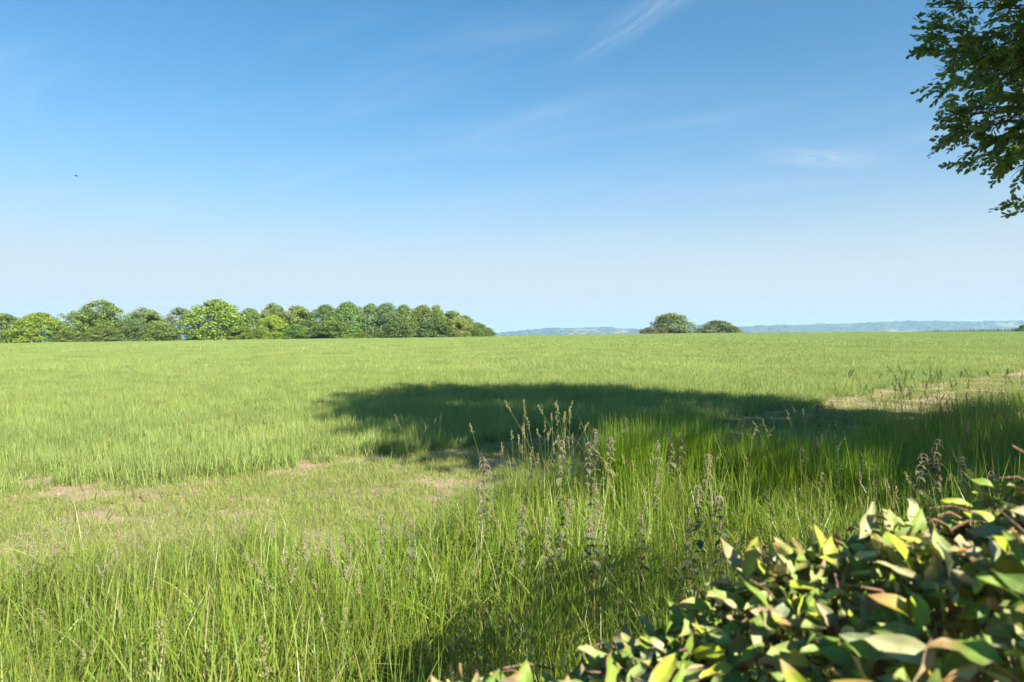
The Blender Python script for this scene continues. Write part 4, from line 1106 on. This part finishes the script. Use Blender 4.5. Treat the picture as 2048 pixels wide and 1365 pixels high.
def near_hedge():
    r = np.random.default_rng(91)
    root = empty('hedge', (1.0, 1.0, tz(1, 1))); tag(root, 'clipped evergreen hedge with glossy, silvery and browned leaves, beside the viewer', 'hedge')
    O = np.array([1.0, 1.0, tz(1, 1)])
    pts = []; nrm = []
    def put(p, nn): pts.append(p); nrm.append(nn)
    # top surface, dense where it is near the viewer
    for x0, x1, dens in ((-.30, 1.15, 7600), (1.15, 4.5, 560)):
        xs = np.linspace(x0, x1, 200); wmean = np.mean(hedge_back(xs) - hedge_front(xs))
        for _ in range(int(dens * (x1 - x0) * wmean)):
            x = r.uniform(x0, x1); f = r.uniform(); y = hedge_front(x) + f * (hedge_back(x) - hedge_front(x))
            edge = min(f, 1 - f) * (hedge_back(x) - hedge_front(x)); dz = -.10 * math.exp(-(edge / .06) ** 1.0)
            lump = .022 * sin(9 * x + 4 * y) + .018 * sin(15 * y - 6 * x + 1) + .012 * sin(31 * x + 3)
            dep = -.15 * r.uniform() ** 2.2
            put([x, y, hedge_top(x) + dz + lump + dep + (0 if x < 1.05 else .13 * sin(7.3 * x) * sin(5.1 * y + 2 * x))], [0, (f - .5) * .9, 1])  # out-of-view top made lumpy to dapple the shadow it casts
    # far side and near side down to the ground, and the end
    for _ in range(3600):
        x = r.uniform(-.3, 4.5) if r.uniform() < .55 else r.uniform(-.3, 1.3); z = r.uniform(.04, 1) * (hedge_top(x) - .06); s = r.uniform() < .6
        y = (hedge_back(x) + r.normal(0, .03)) if s else (hedge_front(x) + r.normal(0, .03))
        put([x, y, z], [0, 1 if s else -1, .25])
    for _ in range(1500):                                        # unseen leaves added inside the raised part to thicken its shadow
        x = r.uniform(.95, 4.3); f = r.uniform(); put([x, hedge_front(x) + f * (hedge_back(x) - hedge_front(x)), r.uniform(.5, .98) * hedge_top(x)], [0, f - .5, .6])
    for _ in range(420):
        f = r.uniform(); z = r.uniform(.04, 1) * 1.0
        put([-.30 + r.normal(0, .03), hedge_front(-.3) + f * (hedge_back(-.3) - hedge_front(-.3)), z], [-1, 0, .25])
    pts = np.array(pts); nrm = np.array(nrm); n = len(pts)
    ci = r.choice(len(HCOL), n, p=np.array([c[1] for c in HCOL]) / sum(c[1] for c in HCOL)); vi = r.integers(0, 9, n)
    ln = (.025 + .045 * r.uniform(0, 1, n) ** 1.3) * np.where(pts[:, 0] > 1.15, 1.35, 1.0)
    mats = []
    for k in range(n):
        nn = Vector(nrm[k]).normalized()
        d = Vector(r.normal(size=3)); d = (d - nn * d.dot(nn) * .5 + nn * r.uniform(-.1, .65)).normalized()
        up = (nn * .4 + sv * 1.05 + Vector(r.normal(0, .50, 3))).normalized(); side = up.cross(d).normalized(); up = d.cross(side)
        A = np.eye(4); A[:3, 0] = np.array(d) * ln[k]; A[:3, 1] = np.array(side) * ln[k]; A[:3, 2] = np.array(up) * ln[k]; A[:3, 3] = pts[k] - O
        mats.append(A)
    W = pts
    sx = 1024 + F * W[:, 0] / W[:, 1]; sy = HY - F * (W[:, 2] - CAM_H) / W[:, 1]
    show = (sx > 850) & (sx < 2080) & (sy < 1390)
    depth_in = hedge_top(W[:, 0]) - W[:, 2]
    score = np.where(show, ln / np.linalg.norm(W - [0, 0, CAM_H], axis=1) - depth_in * .45, -9)
    single = np.argsort(-score)[:300]; single = single[score[single] > -5]
    cache = {}
    for k in single:
        key = (int(vi[k]), int(ci[k]), int(r.integers(0, 3)))
        if key not in cache:
            V, q, nv, t, o = HL[key[0]]
            me = mesh_np('hedge_leaf', V, [q], hleaf_attrs(key[0]), {'leafcol': hleaf_cols(key[0], key[1], r)}); me.materials.append(M['hedgeleaf']); cache[key] = me
        ob = link('leaf', cache[key], root); ob.matrix_local = Matrix(mats[k].tolist())
    rest = np.setdiff1d(np.arange(n), single)
    Vs = []; Qs = []; Cs = []; off = 0; Al = []; Ac = []
    for k in rest:
        V, q, nv, t, o = HL[vi[k]]; A = mats[k]
        Vs.append(V @ A[:3, :3].T + A[:3, 3]); Qs.append(q + off); Cs.append(hleaf_cols(vi[k], ci[k], r)); off += len(V); Al.append(t); Ac.append(o)
    o = link('foliage', mesh_np('hedge_foliage', np.concatenate(Vs), [np.concatenate(Qs)], {'along': np.concatenate(Al), 'across': np.concatenate(Ac)}, {'leafcol': np.concatenate(Cs)}), root, M['hedgeleaf']); o['kind'] = 'stuff'
    # stems inside
    tw = MB()
    for _ in range(420):
        x = r.uniform(-.25, 4.4) if r.uniform() < .5 else r.uniform(-.25, 1.3); f = r.uniform(.1, .9); y = hedge_front(x) + f * (hedge_back(x) - hedge_front(x))
        zt = hedge_top(x) - r.uniform(.01, .10); z0 = r.uniform(.0, zt - .35)
        p0 = np.array([x + r.normal(0, .08), y + r.normal(0, .05), z0]); p1 = np.array([x, y, zt]); t = np.linspace(0, 1, 5)
        P = p0 + (p1 - p0) * t[:, None] + np.outer(np.sin(t * pi), r.normal(0, .04, 3)) - O
        tw.tube(P, np.linspace(.006, .0022, 5), 5, r.uniform())
    for _ in range(260):                                          # short side twigs near the clipped surface
        x = r.uniform(-.2, 1.3); f = r.uniform(.05, .95); y = hedge_front(x) + f * (hedge_back(x) - hedge_front(x)); z = hedge_top(x) - r.uniform(.005, .09)
        a = r.uniform(0, 6.28); l = r.uniform(.04, .09); e = r.uniform(-.1, .7)
        P = np.array([[x, y, z], [x + cos(a) * l * .5, y + sin(a) * l * .5, z + l * e * .5 + .008], [x + cos(a) * l, y + sin(a) * l, z + l * e]]) - O
        tw.tube(P, [.0021, .0017, .0012], 5, r.uniform())
    o = link('stems', tw.mesh('hedge_stems'), root, M['twig']); o['kind'] = 'stuff'
    # bare cut twigs that stand up in view
    for px, py, d, l, pink in [(1748, 1085, 1.08, .055, 0), (1985, 1085, 1.0, .10, 1), (1400, 1180, 1.05, .05, 0), (2010, 1285, .85, .10, 1), (1180, 1290, 1.05, .06, 0), (1880, 1130, .98, .08, 1), (1620, 1245, .95, .09, 0), (1500, 1300, .9, .09, 1)]:
        p = np.array(at(px, py, d)) - O; a = r.uniform(0, 6.28)
        b = p - np.array([cos(a) * l * .45, sin(a) * l * .3, l])
        m = MB(); m.tube([b, (p + b) / 2 + [.003, .002, 0], p], [.0028, .0025, .0021], 7, .5)
        link('cut_twig', m.mesh('cut_twig'), root, M['pinktwig'] if pink else M['twig'])
near_hedge()

# ------------------------------------------------------------------ bird
def bird():
    p = at(155, 353, 38.0); b = MB()
    root = empty('bird', p, radians(20)); tag(root, 'tiny dark bird flying alone high in the left of the sky', 'bird')
    b.tube([[-.10, 0, 0], [-.06, 0, 0], [0, 0, -.005], [.05, 0, 0], [.075, 0, .006], [.095, 0, .004]], [.004, .016, .024, .018, .013, .003], 8)
    b.add([[-.09, -.012, 0], [-.09, .012, 0], [-.16, .025, .004], [-.16, -.025, .004]], [[0, 1, 2, 3]])
    mt = NB('dark_plumage').solid((.03, .03, .035), .7, .2)
    link('body', b.mesh('bird_body'), root, mt)
    for s in (-1, 1):
        w = MB(); t = np.linspace(0, 1, 6); V = []
        for q in t: V += [[.03 - .05 * q ** 2, s * (.015 + .16 * q), .03 * math.sin(q * 2.2)], [-.03 - .06 * q ** 1.5 * (1 - .2 * q), s * (.015 + .155 * q), .03 * math.sin(q * 2.2) - .004]]
        w.add(V, [[2 * k, 2 * k + 1, 2 * k + 3, 2 * k + 2] for k in range(5)])
        link('wing', w.mesh('bird_wing'), root, mt)
bird()

# ------------------------------------------------------------------ haze
def haze():
    x0, x1, y0, y1, z0, z1 = -9500, 9500, -9500, 9500, -102, 175
    V = [(x, y, z) for z in (z0, z1) for x, y in ((x0, y0), (x1, y0), (x1, y1), (x0, y1))]
    f = np.array([[0, 3, 2, 1], [4, 5, 6, 7], [0, 1, 5, 4], [1, 2, 6, 5], [2, 3, 7, 6], [3, 0, 4, 7]])
    m = bpy.data.materials.new('haze'); m.use_nodes = True; N = m.node_tree.nodes; N.clear()
    out = N.new('ShaderNodeOutputMaterial'); v = N.new('ShaderNodeVolumePrincipled')
    v.inputs['Color'].default_value = (0.45, 0.74, 1.0, 1); v.inputs['Density'].default_value = 0.000095; v.inputs['Anisotropy'].default_value = 0.0
    m.node_tree.links.new(v.outputs[0], out.inputs['Volume'])
    o = link('haze', mesh_np('haze', V, [f], smooth=False), None, m); tag(o, 'pale blue summer haze over the valley', 'haze', kind='stuff')
haze()
